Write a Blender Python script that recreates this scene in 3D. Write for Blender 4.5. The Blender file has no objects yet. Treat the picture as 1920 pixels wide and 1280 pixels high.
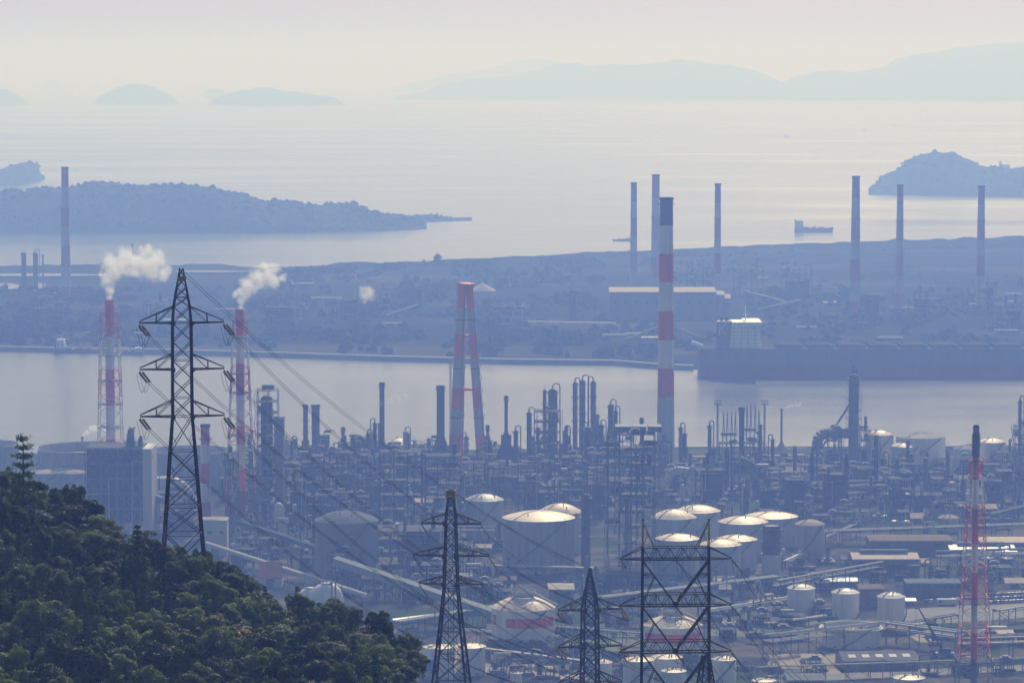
import bpy, math, random
from mathutils import Vector, Matrix, noise as mnoise
R = math.radians
sc = bpy.context.scene
col = sc.collection
# ------------------------------------------------------------------ camera
F, CX, CY, HOR, CAMH = 6560.0, 960.0, 640.0, 122.0, 250.0
PITCH = math.atan((CY - HOR) / F)
cam_d = bpy.data.cameras.new('camera'); cam = bpy.data.objects.new('camera', cam_d); col.objects.link(cam)
cam_d.sensor_width = 36; cam_d.lens = 36 * F / 1920; cam_d.clip_start = 1; cam_d.clip_end = 200000
cam.location = (0, 0, CAMH); cam.rotation_euler = (R(90) - PITCH, 0, 0)
sc.camera = cam
# ------------------------------------------------------------------ light
SUN_EL, SUN_AZ = R(38), R(9)          # sun ahead of the camera, a little to the right
w = bpy.data.worlds.new('World'); sc.world = w; w.use_nodes = True
nt = w.node_tree; bg = nt.nodes['Background']
sky = nt.nodes.new('ShaderNodeTexSky'); sky.sky_type = 'NISHITA'; sky.sun_disc = False
sky.sun_elevation = SUN_EL; sky.sun_rotation = SUN_AZ; sky.altitude = 100
sky.air_density = 1.0; sky.dust_density = 2.5; sky.ozone_density = 0.4
nt.links.new(sky.outputs[0], bg.inputs[0]); bg.inputs[1].default_value = 0.06
sun_d = bpy.data.lights.new('sun', 'SUN'); sun_d.energy = 4.2; sun_d.angle = R(0.53); sun_d.color = (1, .945, .845)
sun = bpy.data.objects.new('sun', sun_d); col.objects.link(sun)
sv = Vector((math.sin(SUN_AZ) * math.cos(SUN_EL), math.cos(SUN_AZ) * math.cos(SUN_EL), math.sin(SUN_EL)))
sun.rotation_euler = sv.to_track_quat('Z', 'Y').to_euler()
sun.location = (0, 0, 2000)
sc.view_settings.view_transform = 'Standard'; sc.view_settings.look = 'None'
sc.view_settings.exposure = -0.04; sc.view_settings.gamma = 1
sc.render.engine = 'CYCLES'
sc.cycles.use_denoising = True
sc.cycles.max_bounces = 5; sc.cycles.diffuse_bounces = 3; sc.cycles.glossy_bounces = 3
sc.cycles.volume_bounces = 5; sc.cycles.transparent_max_bounces = 8
sc.cycles.caustics_reflective = False; sc.cycles.caustics_refractive = False
sc.cycles.sample_clamp_indirect = 4
HAZE_COLOR, HAZE_DENSITY, HAZE_ANISO, HAZE_TOP = (0.235, 0.385, 1.0), 2.95e-4, 0.25, 470.0
# ------------------------------------------------------------------ pixel -> world (1920 x 1280 frame)
Fw = Vector((0, math.cos(PITCH), -math.sin(PITCH))); Up = Vector((0, math.sin(PITCH), math.cos(PITCH)))
C0 = Vector((0, 0, CAMH))
def ray(px, py): return Fw + Vector((1, 0, 0)) * ((px - CX) / F) + Up * ((CY - py) / F)
def G(px, py, z=3.0):
    d = ray(px, py); t = (z - CAMH) / d.z; return C0 + d * t, t / F
def D_(px, py, Y):
    d = ray(px, py); t = Y / d.y; return C0 + d * t
def sc_at(Y): return Y / math.cos(PITCH) / F
def to_px(p):
    v = p - C0; t = v.dot(Fw); return CX + F * v.x / t, CY - F * v.dot(Up) / t
def H_(px, pyb, pyt, z=3.0):           # height of a thing whose base / top are seen at pyb / pyt
    p, s = G(px, pyb, z); return D_(px, pyt, p.y).z - z
rnd = random.Random(7)
def nz(x, y, z=0.0, oct=4): return mnoise.fractal(Vector((x, y, z)), 1.0, 2.0, oct)
# ------------------------------------------------------------------ materials
MATS = {}
def mat(name, c, rough=.6, metal=0.0, var=.12, scale=.15, c2=None, streak=False, spec=.2, trans=0.0):
    if name in MATS: return MATS[name]
    m = bpy.data.materials.new(name); m.use_nodes = True; n = m.node_tree; b = n.nodes['Principled BSDF']
    b.inputs['Roughness'].default_value = rough; b.inputs['Metallic'].default_value = metal
    b.inputs['Specular IOR Level'].default_value = spec
    tc = n.nodes.new('ShaderNodeTexCoord'); mp = n.nodes.new('ShaderNodeMapping')
    mp.inputs['Scale'].default_value = (scale, scale, scale * (.12 if streak else 1))
    no = n.nodes.new('ShaderNodeTexNoise'); no.inputs['Scale'].default_value = 1; no.inputs['Detail'].default_value = 5
    no.inputs['Roughness'].default_value = .65
    rp = n.nodes.new('ShaderNodeValToRGB')
    a = [max(0, v * (1 - var)) for v in c]; z = [min(1, v * (1 + var)) for v in c]
    if c2: a = list(c2)
    rp.color_ramp.elements[0].position = .33; rp.color_ramp.elements[1].position = .62
    rp.color_ramp.elements[0].color = (*a, 1); rp.color_ramp.elements[1].color = (*z, 1)
    n.links.new(tc.outputs['Object'], mp.inputs[0]); n.links.new(mp.outputs[0], no.inputs[0])
    n.links.new(no.outputs[0], rp.inputs[0]); n.links.new(rp.outputs[0], b.inputs['Base Color'])
    MATS[name] = m; return m
mat('red_paint', (.74, .06, .04), .55, streak=True, var=.25)
mat('dark_red_paint', (.22, .05, .045), .6, streak=True, var=.25)
mat('orange_paint', (.88, .15, .04), .55, streak=True, var=.22)
mat('white_paint', (.78, .78, .77), .5, streak=True, var=.1, scale=.3)
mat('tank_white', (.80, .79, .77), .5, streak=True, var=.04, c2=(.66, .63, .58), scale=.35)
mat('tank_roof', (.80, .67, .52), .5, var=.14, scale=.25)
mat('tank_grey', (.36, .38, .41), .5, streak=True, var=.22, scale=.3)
mat('roof_grey', (.34, .32, .29), .9, var=.15, scale=.2)
mat('concrete', (.46, .46, .45), .8, streak=True, var=.12, scale=.2)
mat('pale_concrete', (.55, .55, .53), .8, var=.1)
mat('lavender_grey', (.52, .50, .52), .6, streak=True, var=.15)
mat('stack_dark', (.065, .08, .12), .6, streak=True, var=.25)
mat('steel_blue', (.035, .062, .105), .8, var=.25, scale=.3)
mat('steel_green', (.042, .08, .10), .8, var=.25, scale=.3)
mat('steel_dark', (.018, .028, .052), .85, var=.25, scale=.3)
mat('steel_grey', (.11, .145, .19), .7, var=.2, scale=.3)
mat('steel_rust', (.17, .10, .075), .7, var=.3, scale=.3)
mat('steel_brown', (.10, .085, .085), .7, var=.3, scale=.3)
mat('steel_pale', (.38, .385, .375), .55, var=.15, scale=.3)
mat('silver', (.42, .42, .41), .5, .3, var=.12, scale=.3)
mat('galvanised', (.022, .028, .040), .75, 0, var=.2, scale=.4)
mat('galvanised_pale', (.20, .24, .27), .5, .2, var=.2, scale=.4)
mat('yellow_paint', (.55, .33, .05), .6)
mat('sign_yellow', (.42, .30, .10), .6)
mat('porcelain_brown', (.42, .29, .15), .25)
mat('porcelain_grey', (.34, .36, .36), .25)
mat('wire', (.008, .009, .014), .9, 0, spec=0); mat('wire_pale', (.12, .12, .13), .8, 0)
mat('roof_sand', (.52, .42, .33), .85, var=.12, scale=.2)
mat('roof_white', (.78, .77, .74), .5, var=.08, scale=.2)
mat('roof_brown', (.14, .11, .10), .95, var=.2, scale=.2)
mat('roof_red', (.18, .065, .05), .95, var=.2, scale=.3)
mat('roof_bluegrey', (.12, .14, .17), .95, var=.2, scale=.2)
mat('wall_grey', (.20, .21, .22), .7, streak=True, var=.15)
mat('wall_brown', (.15, .12, .11), .7, streak=True, var=.15)
mat('wall_pale', (.55, .54, .51), .7, streak=True, var=.12)
mat('blue_paint', (.04, .20, .55), .45, var=.12)
mat('glass_dark', (.03, .04, .05), .12, spec=.8)
mat('rubber', (.015, .015, .016), .8)
mat('car_white', (.78, .78, .78), .25); mat('car_silver', (.45, .46, .48), .25, .5); mat('car_dark', (.03, .03, .04), .2)
mat('car_blue', (.04, .09, .25), .25); mat('car_red', (.35, .03, .03), .25)
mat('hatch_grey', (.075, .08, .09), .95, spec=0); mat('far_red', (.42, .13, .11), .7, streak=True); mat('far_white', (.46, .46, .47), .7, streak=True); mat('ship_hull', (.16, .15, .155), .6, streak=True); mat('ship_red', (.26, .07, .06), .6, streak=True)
mat('bark', (.10, .08, .06), .9, var=.3, scale=2)
mat('sand_pile', (.45, .38, .30), .95, var=.1, scale=.05)
mat('yard_sand', (.27, .23, .18), .95, var=.2, scale=.05); mat('yard_green', (.10, .125, .06), .95, var=.3, scale=.05); mat('asphalt', (.17, .17, .17), .9, var=.15, scale=.08)
# ------------------------------------------------------------------ mesh builder
class MB:
    def __init__(s): s.v = []; s.f = []; s.mi = []; s.names = []; s.cur = 0; s.sm = []; s.smooth = False
    def m(s, name):
        if name not in s.names: s.names.append(name)
        s.cur = s.names.index(name); return s
    def face(s, idx): s.f.append(idx); s.mi.append(s.cur); s.sm.append(s.smooth)
    def quad(s, a, b, c, d):
        n = len(s.v); s.v += [tuple(a), tuple(b), tuple(c), tuple(d)]; s.face((n, n + 1, n + 2, n + 3))
    def box(s, x0, x1, y0, y1, z0, z1):
        n = len(s.v)
        s.v += [(x0, y0, z0), (x1, y0, z0), (x1, y1, z0), (x0, y1, z0), (x0, y0, z1), (x1, y0, z1), (x1, y1, z1), (x0, y1, z1)]
        for q in ((0, 3, 2, 1), (4, 5, 6, 7), (0, 1, 5, 4), (1, 2, 6, 5), (2, 3, 7, 6), (3, 0, 4, 7)): s.face(tuple(n + i for i in q))
        return s
    def bar(s, p, q, r, r2=None, n=4, cap=True):
        p = Vector(p); q = Vector(q); d = q - p
        if d.length < 1e-6: return s
        d.normalize(); a = Vector((0, 0, 1)) if abs(d.z) < .9 else Vector((1, 0, 0))
        u = d.cross(a).normalized(); v = d.cross(u); r2 = r if r2 is None else r2; k = len(s.v); o = math.pi / n
        for c, rr in ((p, r), (q, r2)):
            for i in range(n):
                t = 2 * math.pi * i / n + o; s.v.append(tuple(c + u * (rr * math.cos(t)) + v * (rr * math.sin(t))))
        for i in range(n): s.face((k + i, k + n + i, k + n + (i + 1) % n, k + (i + 1) % n))
        if cap: s.face(tuple(k + i for i in range(n))); s.face(tuple(k + n + i for i in reversed(range(n))))
        return s
    def path(s, pts, r, n=6):
        for a, b in zip(pts, pts[1:]): s.bar(a, b, r, n=n)
        return s
    def lathe(s, prof, x=0, y=0, n=24, top=True, bottom=False, mats=None):
        k = len(s.v)
        for r, z in prof:
            for i in range(n):
                t = 2 * math.pi * i / n; s.v.append((x + r * math.cos(t), y + r * math.sin(t), z))
        for j in range(len(prof) - 1):
            if mats: s.m(mats[j])
            for i in range(n):
                a = k + j * n + i; b = k + j * n + (i + 1) % n; s.face((a, b, b + n, a + n))
        if top: s.face(tuple(k + (len(prof) - 1) * n + i for i in range(n)))
        if bottom: s.face(tuple(k + i for i in reversed(range(n))))
        return s
    def hcyl(s, p, q, r, n=12):           # a drum with dished ends
        p = Vector(p); q = Vector(q); d = (q - p).normalized()
        s.bar(p, q, r, n=n, cap=False); s.bar(p - d * r * .45, p, r * .55, r, n=n); s.bar(q, q + d * r * .45, r, r * .55, n=n); return s
    def ring(s, R0, z, r=.08, x=0, y=0, n=16):
        pts = [(x + R0 * math.cos(2 * math.pi * i / n), y + R0 * math.sin(2 * math.pi * i / n), z) for i in range(n + 1)]
        for a, b in zip(pts, pts[1:]): s.bar(a, b, r, cap=False)
        return s
    def build(s, name, parent=None, smooth=False):
        me = bpy.data.meshes.new(name); me.from_pydata(s.v, [], s.f)
        for nme in (s.names or ['steel_grey']): me.materials.append(MATS[nme])
        me.polygons.foreach_set('material_index', s.mi)
        if smooth: me.polygons.foreach_set('use_smooth', [True] * len(s.f))
        me.update(); o = bpy.data.objects.new(name, me); col.objects.link(o)
        if parent: o.parent = parent
        return o
def tag(o, label, cat=None, group=None, kind=None):
    o['label'] = label
    if cat: o['category'] = cat
    if group: o['group'] = group
    if kind: o['kind'] = kind
    return o
def thing(name, label, cat, loc, group=None, rz=0.0):
    o = bpy.data.objects.new(name, None); col.objects.link(o); o.location = loc; o.rotation_euler = (0, 0, rz); o.empty_display_size = 1
    return tag(o, label, cat, group)
def struct(o): o['kind'] = 'structure'; return o
def dup(root, loc, rz=0.0, label=None, group=None, scale=None):
    r = root.copy(); col.objects.link(r); r.location = loc; r.rotation_euler = (0, 0, rz)
    if scale: r.scale = scale if not isinstance(scale, (int, float)) else (scale,) * 3
    if label: r['label'] = label
    if group: r['group'] = group
    for ch in list(root.children):
        c = ch.copy(); col.objects.link(c); c.parent = r
        for g in ch.children:
            d = g.copy(); col.objects.link(d); d.parent = c
    return r
OCC = []                                  # (x, y, r) of what already stands on the plain
def claim(p, r): OCC.append((p[0], p[1], r))
def free(p, r): return all((p[0] - a) ** 2 + (p[1] - b) ** 2 > (r + c) ** 2 for a, b, c in OCC)
# ================================================================== setting
def nodes_mat(name):
    m = bpy.data.materials.new(name); m.use_nodes = True; MATS[name] = m
    return m, m.node_tree.nodes, m.node_tree.links, m.node_tree.nodes['Principled BSDF']
def noise_node(N, L, vec, scale, detail=5, rough=.6):
    n = N.new('ShaderNodeTexNoise'); n.inputs['Scale'].default_value = scale; n.inputs['Detail'].default_value = detail
    n.inputs['Roughness'].default_value = rough; L.new(vec, n.inputs['Vector']); return n.outputs[0]
def ramp(N, L, fac, stops):
    r = N.new('ShaderNodeValToRGB')
    while len(r.color_ramp.elements) < len(stops): r.color_ramp.elements.new(.5)
    for e, (p, c) in zip(r.color_ramp.elements, stops): e.position = p; e.color = (*c, 1)
    L.new(fac, r.inputs[0]); return r.outputs[0]
def mixc(N, L, fac, a, b):
    m = N.new('ShaderNodeMix'); m.data_type = 'RGBA'
    if isinstance(fac, float): m.inputs[0].default_value = fac
    else: L.new(fac, m.inputs[0])
    for i, v in ((6, a), (7, b)):
        if isinstance(v, tuple): m.inputs[i].default_value = (*v, 1)
        else: L.new(v, m.inputs[i])
    return m.outputs[2]
# --- sea
m, N, L, b = nodes_mat('sea_water')
tc = N.new('ShaderNodeTexCoord')
b.inputs['Base Color'].default_value = (.035, .06, .075, 1); b.inputs['IOR'].default_value = 1.333
mp = N.new('ShaderNodeMapping'); mp.inputs['Scale'].default_value = (.35, 1, 1); L.new(tc.outputs['Object'], mp.inputs[0])
n1 = noise_node(N, L, mp.outputs[0], .09, 6, .7)
n2 = noise_node(N, L, mp.outputs[0], .0022, 4, .6)
rr = N.new('ShaderNodeMapRange'); rr.inputs[1].default_value = .35; rr.inputs[2].default_value = .65
rr.inputs[3].default_value = .12; rr.inputs[4].default_value = .28; L.new(n2, rr.inputs[0]); L.new(rr.outputs[0], b.inputs['Roughness'])
bp = N.new('ShaderNodeBump'); bp.inputs['Strength'].default_value = .5; bp.inputs['Distance'].default_value = 1.2
L.new(n1, bp.inputs['Height']); L.new(bp.outputs[0], b.inputs['Normal'])
# --- ground of the works
m, N, L, b = nodes_mat('works_ground'); tc = N.new('ShaderNodeTexCoord'); b.inputs['Roughness'].default_value = .9; b.inputs['Specular IOR Level'].default_value = 0
a1 = noise_node(N, L, tc.outputs['Object'], .018, 6, .6); a2 = noise_node(N, L, tc.outputs['Object'], .006, 3); a3 = noise_node(N, L, tc.outputs['Object'], .25, 4)
c1 = ramp(N, L, a1, [(.38, (.038, .046, .058)), (.50, (.07, .074, .082)), (.56, (.16, .14, .11)), (.66, (.045, .052, .064))])
mp = N.new('ShaderNodeMapRange'); mp.inputs[1].default_value = .52; mp.inputs[2].default_value = .58; L.new(a2, mp.inputs[0])
c2 = mixc(N, L, mp.outputs[0], c1, (.05, .08, .03))
c3 = N.new('ShaderNodeMix'); c3.data_type = 'RGBA'; c3.blend_type = 'MULTIPLY'; c3.inputs[0].default_value = .6; L.new(c2, c3.inputs[6])
L.new(ramp(N, L, a3, [(.3, (.6, .6, .6)), (.7, (1.2, 1.2, 1.2))]), c3.inputs[7]); L.new(c3.outputs[2], b.inputs['Base Color'])
# --- far wooded land
def wood_mat(name, dark, light, patch=None, s=.02, ps=.004):
    m, N, L, b = nodes_mat(name); tc = N.new('ShaderNodeTexCoord'); b.inputs['Roughness'].default_value = .95; b.inputs['Specular IOR Level'].default_value = 0
    a1 = noise_node(N, L, tc.outputs['Object'], s, 6, .7); c = ramp(N, L, a1, [(.35, dark), (.65, light)])
    if patch:
        q = N.new('ShaderNodeMapping'); q.inputs['Scale'].default_value = (.45, 1.3, 1); L.new(tc.outputs['Object'], q.inputs[0])
        a2 = noise_node(N, L, q.outputs[0], ps, 4, .6); k = N.new('ShaderNodeMapRange'); k.inputs[1].default_value = .53; k.inputs[2].default_value = .62
        L.new(a2, k.inputs[0]); c = mixc(N, L, k.outputs[0], c, patch)
    L.new(c, b.inputs['Base Color'])
wood_mat('island_wood', (.025, .04, .02), (.06, .085, .035))
wood_mat('far_mountain', (.10, .07, .05), (.16, .10, .07), s=.002)
wood_mat('far_land', (.016, .024, .017), (.03, .038, .027), (.075, .07, .06))
wood_mat('far_wood', (.012, .02, .013), (.026, .036, .022)); wood_mat('hill_soil', (.010, .015, .007), (.025, .034, .014), s=.3)
# --- sea sheet and land slabs
mb = MB().m('sea_water'); mb.quad((-60000, -800, 0), (60000, -800, 0), (60000, 82000, 0), (-60000, 82000, 0)); struct(mb.build('sea'))
def interp(pts, x):
    if x <= pts[0][0]: return pts[0][1]
    for (x0, y0), (x1, y1) in zip(pts, pts[1:]):
        if x <= x1: return y0 + (y1 - y0) * (x - x0) / (x1 - x0)
    return pts[-1][1]
shore = [(-1800, 852), (-400, 850), (0, 848), (300, 849), (560, 845), (900, 842), (1250, 838), (1500, 836), (1920, 834), (2400, 832), (3700, 830)]
mb = MB().m('works_ground'); top = []; x = -1800
while x <= 3700:
    p, s = G(x, interp(shore, x), 3.0); top.append((p.x + 0, p.y + 6 * nz(x * .02, 3.3), 3.0)); x += 25
near = [(v[0] * .9, 260.0, 3.0) for v in top]
for i in range(len(top) - 1):
    a, b2 = top[i], top[i + 1]
    mb.quad(near[i], near[i + 1], b2, a)
    mb.quad((a[0], a[1], -.5), a, b2, (b2[0], b2[1], -.5))
struct(mb.build('ground'))
# --- far peninsula (heightfield between its two shores)
far_n = [(-1600, 645), (-600, 652), (0, 658), (250, 662), (480, 668), (720, 676), (960, 682), (1150, 684), (1220, 690), (1320, 695), (1500, 700), (2400, 712), (3600, 715)]
far_b = [(-1600, 512), (0, 506), (240, 503), (420, 507), (480, 510), (700, 500), (900, 492), (1190, 480), (1440, 470), (1920, 460), (2500, 455), (3600, 455)]
mb = MB().m('far_land'); rows = []; NJ = 46
xs = list(range(-1600, 3601, 13))
for px in xs:
    a, b2 = interp(far_n, px), interp(far_b, px); row = []
    for j in range(NJ + 1):
        t = j / NJ
        p0, _ = G(px, a, 0.0); p1, _ = G(px, b2, 0.0); q = p0.lerp(p1, t)
        e = min(1, t * 30) * min(1, (1 - t) * 18)
        h = 3 * min(1, t * 40) * min(1, (1 - t) * 40) + e * (1.5 + 2.5 * max(0, nz(q.x * .006, q.y * .004, 1.7)))
        if t > .93: h += e * (4 + 5 * abs(nz(q.x * .02, q.y * .02, 9.1)) + 7 * max(0, (px - 900) / 1000) * (1 - abs(t - .96) / .04 * .5))
        if t > .5 and px > 1000: h += 6 * math.sin((t - .5) / .5 * math.pi) * min(1, (px - 1000) / 500)
        if j in (0, NJ): h = -.6
        row.append(len(mb.v)); mb.v.append((q.x, q.y, h))
    rows.append(row)
for i in range(len(rows) - 1):
    for j in range(NJ): mb.face((rows[i][j], rows[i + 1][j], rows[i + 1][j + 1], rows[i][j + 1]))
struct(mb.build('terrain', smooth=False))
# lagoons on the far land
mb = MB().m('sea_water')
for x0, x1, y0, y1 in ((-60, 235, 512.5, 516.5), (330, 480, 506.5, 509.5), (-20, 60, 531, 541), (62, 92, 530, 539), (890, 925, 486, 489.5)):
    a = [G(x0, y1, 7.5)[0], G((x0 + x1) / 2, y1 + 1, 7.5)[0], G(x1, (y0 + y1) / 2 + .5, 7.5)[0], G((x0 + x1) / 2, y0, 7.5)[0], G(x0, y0 + 1, 7.5)[0]]
    n = len(mb.v); mb.v += [tuple(v) for v in a]; mb.face(tuple(range(n, n + 5)))
struct(mb.build('lagoon_water'))
# --- islands and mountains: crest line traced, real depth and height
def island(name, crest, wl, depth, step, rough, material='island_wood', nj=18, rows_front=.5):
    mb = MB().m(material); x0, x1 = crest[0][0], crest[-1][0]; n = int((x1 - x0) / step) + 1; rows = []
    for i in range(n + 1):
        px = x0 + (x1 - x0) * i / n; wy = interp(wl, px); p0, s = G(px, wy, 0.0); Yr = p0.y + depth * rows_front
        zc = max(.2, D_(px, interp(crest, px), Yr).z); kx = math.sqrt(max(.03, min(1, min(px - x0, x1 - px) / max(1, (x1 - x0) * .15)))); row = []
        for j in range(nj + 1):
            t = j / nj; Y = p0.y + depth * t * 1.0
            u = t / rows_front if t < rows_front else (1 - t) / (1 - rows_front)
            h = zc * math.sin(u * math.pi / 2) ** .8
            X = p0.x * (Y / p0.y)
            h += rough * min(1, zc / (rough * 3)) * (nz(X / (rough * 7), Y / (rough * 7), 2.2, 5) * 1.1) * (1 if 0 < j < nj else 0)
            if j in (0, nj): h = -1.0
            row.append(len(mb.v)); mb.v.append((X, Y, h))
        rows.append(row)
    for i in range(len(rows) - 1):
        for j in range(nj): mb.face((rows[i][j], rows[i + 1][j], rows[i + 1][j + 1], rows[i][j + 1]))
    if material == 'island_wood':                     # single crowns that roughen the skyline
        for _ in range(int((x1 - x0) * 2.5)):
            i = rg_i.randint(1, n - 1); j = rg_i.randint(1, nj - 1); v = mb.v[rows[i][j]]
            if v[2] < 2.5: continue
            q = (1.2 + 4.2 * rg_i.random() ** 2) * min(1, rough / 5); hh = rg_i.uniform(.3, .95) * q; k = len(mb.v); cx_, cy_ = v[0] + rg_i.uniform(-4, 4), v[1] + rg_i.uniform(-6, 6)
            for f, zz in ((1, -.8), (.95, .45), (.5, .95)):
                for e in range(6): a = e * 1.047 + f; mb.v.append((cx_ + q * f * math.cos(a) * rg_i.uniform(.75, 1.2), cy_ + q * f * math.sin(a), v[2] + hh * zz))
            mb.v.append((cx_, cy_, v[2] + hh * rg_i.uniform(1.1, 1.4)))
            for b_ in (0, 6):
                for e in range(6): mb.face((k + b_ + e, k + b_ + (e + 1) % 6, k + b_ + 6 + (e + 1) % 6, k + b_ + 6 + e))
            for e in range(6): mb.face((k + 12 + e, k + 12 + (e + 1) % 6, k + 18))
    return struct(mb.build(name))
rg_i = random.Random(19)
island('island_terrain', [(-260, 430), (-160, 372), (-60, 360), (0, 362), (25, 358), (45, 363), (80, 356), (120, 354), (150, 350), (175, 339), (200, 343), (245, 350), (300, 349), (335, 343), (375, 350), (430, 358), (480, 374), (500, 380), (520, 380), (545, 376), (560, 377), (580, 388), (600, 390), (630, 385), (665, 386), (690, 395), (715, 404), (740, 407), (765, 409), (785, 416), (800, 431)],
       [(-260, 436), (200, 437), (500, 437), (700, 434), (800, 431)], 340, 2.2, 5.5, nj=30)
island('island_terrain', [(740, 410), (765, 406), (790, 405), (815, 404), (830, 407), (860, 411), (885, 413.5)], [(740, 418), (830, 416), (885, 414.5)], 150, 2.5, 2.5)
island('island_terrain', [(-160, 349), (-80, 312), (0, 318), (12, 317), (30, 311), (48, 306), (55, 304), (66, 305), (72, 315), (78, 330), (85, 336)], [(-160, 350), (30, 349), (50, 346), (85, 337)], 260, 2, 6, nj=24)
island('island_terrain', [(1628, 361), (1640, 350), (1650, 334), (1680, 321), (1700, 303), (1725, 289), (1750, 289), (1775, 286), (1790, 288), (1810, 300), (1830, 309), (1845, 315), (1870, 313), (1895, 317), (1925, 316), (2010, 322), (2100, 345), (2160, 374)],
       [(1628, 366), (1760, 368), (2160, 375)], 420, 2.2, 5.5, nj=30)
for cr, wy, dp in (([(-80, 196), (-30, 172), (0, 168), (14, 168), (30, 178), (44, 188), (52, 196)], 197, 900),
                   ([(174, 194), (190, 181), (205, 171), (225, 163), (250, 158), (275, 159), (300, 168), (322, 182), (335, 195)], 196, 900),
                   ([(390, 196), (400, 187), (430, 176), (455, 171), (490, 164), (510, 165), (530, 171), (565, 174), (600, 180), (630, 184), (646, 197)], 198, 900)):
    island('island_terrain', cr, [(cr[0][0], wy), (cr[-1][0], wy)], dp, 3, 9, 'far_mountain', nj=14)
for cr, wy in (([(72, 165), (80, 155), (95, 150), (108, 152), (120, 165)], 167), ([(380, 178), (392, 168), (408, 166), (425, 174), (440, 182)], 184)):
    island('island_terrain', cr, [(cr[0][0], wy), (cr[-1][0], wy)], 1500, 3, 10, 'far_mountain', nj=10)
island('mountains', [(738, 184), (760, 180), (800, 172), (830, 160), (870, 152), (910, 148), (960, 142), (1010, 131), (1050, 120), (1080, 119), (1100, 123), (1160, 122), (1195, 124), (1215, 119), (1240, 118), (1275, 111), (1320, 119), (1370, 123), (1420, 134), (1460, 153), (1500, 180)], [(738, 187), (1500, 187)], 4200, 6, 14, 'far_mountain', nj=22)
island('mountains', [(720, 170), (780, 155), (850, 138), (920, 128), (975, 112), (1020, 111), (1060, 118), (1120, 130), (1200, 150)], [(720, 172), (1200, 172)], 6000, 6, 14, 'far_mountain', nj=16)
island('mountains', [(1430, 184), (1460, 158), (1500, 141), (1560, 132), (1600, 136), (1650, 128), (1680, 112), (1720, 103), (1760, 98), (1800, 88), (1840, 86), (1885, 79), (1925, 82), (2050, 74), (2250, 110), (2400, 160), (2480, 186)], [(1430, 188), (2480, 191)], 5200, 6, 14, 'far_mountain', nj=22)
# --- the wooded spur the camera looks across
SIL = [(-1500, 500), (-400, 760), (-150, 815), (0, 862), (60, 888), (120, 908), (180, 946), (210, 985), (250, 1000), (300, 1014), (400, 1036), (450, 1060), (520, 1107), (560, 1120), (600, 1130), (650, 1136), (700, 1156), (735, 1180), (760, 1215), (775, 1260), (800, 1300), (900, 1380), (1100, 1480), (1500, 1640), (2400, 1900)]
TREEPX = 66.0; YC = 450.0
def hill_z(X, Y):
    px = CX + X / YC * F * 1.0; s0 = interp(SIL, px) + TREEPX
    zc = D_(px, s0, YC).z
    if Y <= YC:
        k = max(.75, (1360 - s0) / 87.0) if px < 900 else .75
        px2 = s0 + (YC - Y) * k
        z = D_(px, px2, Y).z
    else: z = zc - (Y - YC) * .30
    return max(z, -2.0)
mb = MB().m('hill_soil'); rows = []
for i in range(0, 181):
    X = -200 + i * 3.5; row = []
    for j in range(0, 130):
        Y = 250 + j * 7.0; z = hill_z(X, Y)
        row.append(len(mb.v)); mb.v.append((X, Y, z + (.8 * nz(X * .08, Y * .08) if z > 4 else 0)))
    rows.append(row)
for i in range(len(rows) - 1):
    for j in range(129): mb.face((rows[i][j], rows[i + 1][j], rows[i + 1][j + 1], rows[i][j + 1]))
struct(mb.build('hillside', smooth=True))
# --- haze: one even closed box of air round everything
hm = bpy.data.materials.new('haze_air'); hm.use_nodes = True; hn = hm.node_tree; hn.nodes.remove(hn.nodes['Principled BSDF'])
pv = hn.nodes.new('ShaderNodeVolumePrincipled'); pv.inputs['Color'].default_value = (*HAZE_COLOR, 1)
pv.inputs['Absorption Color'].default_value = (1, 1, 1, 1); pv.inputs['Density'].default_value = HAZE_DENSITY; pv.inputs['Anisotropy'].default_value = HAZE_ANISO
hn.links.new(pv.outputs[0], hn.nodes['Material Output'].inputs['Volume']); MATS['haze_air'] = hm
hb = MB().m('haze_air').box(-64000, 64000, -1200, 86000, -3.0, HAZE_TOP).build('haze')
tag(hb, 'pale blue haze lying over the works, the bay and the islands', kind='stuff')
# ================================================================== builders (metres, local to the thing's base)
def add_platform(parent, r, z, posts=True, material='steel_grey', wdt=1.1):
    mb = MB().m(material); mb.lathe([(r, z - .15), (r + wdt, z - .15), (r + wdt, z), (r, z)], n=16, top=False)
    mb.ring(r + wdt, z + 1.1, .05); mb.ring(r + wdt, z + .55, .04)
    for i in range(8):
        t = i * math.pi / 4; mb.bar(((r + wdt) * math.cos(t), (r + wdt) * math.sin(t), z), ((r + wdt) * math.cos(t), (r + wdt) * math.sin(t), z + 1.1), .04)
    return mb.build('platform', parent)
def add_ladder(parent, r0, z0, r1, z1, ang=-1.2, material='steel_grey'):
    mb = MB().m(material); c, s = math.cos(ang), math.sin(ang); t = Vector((-s, c, 0)) * .3
    a = Vector((c * (r0 + .25), s * (r0 + .25), z0)); b = Vector((c * (r1 + .25), s * (r1 + .25), z1))
    mb.bar(a - t, b - t, .05); mb.bar(a + t, b + t, .05); n = int((z1 - z0) / 2.2)
    for i in range(n):
        q = a.lerp(b, (i + .5) / n); mb.bar(q - t, q + t, .04)
        if i % 2: mb.bar(q - t, q + Vector((c, s, 0)) * .7, .035); mb.bar(q + t, q + Vector((c, s, 0)) * .7, .035)
    return mb.build('ladder', parent)
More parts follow.
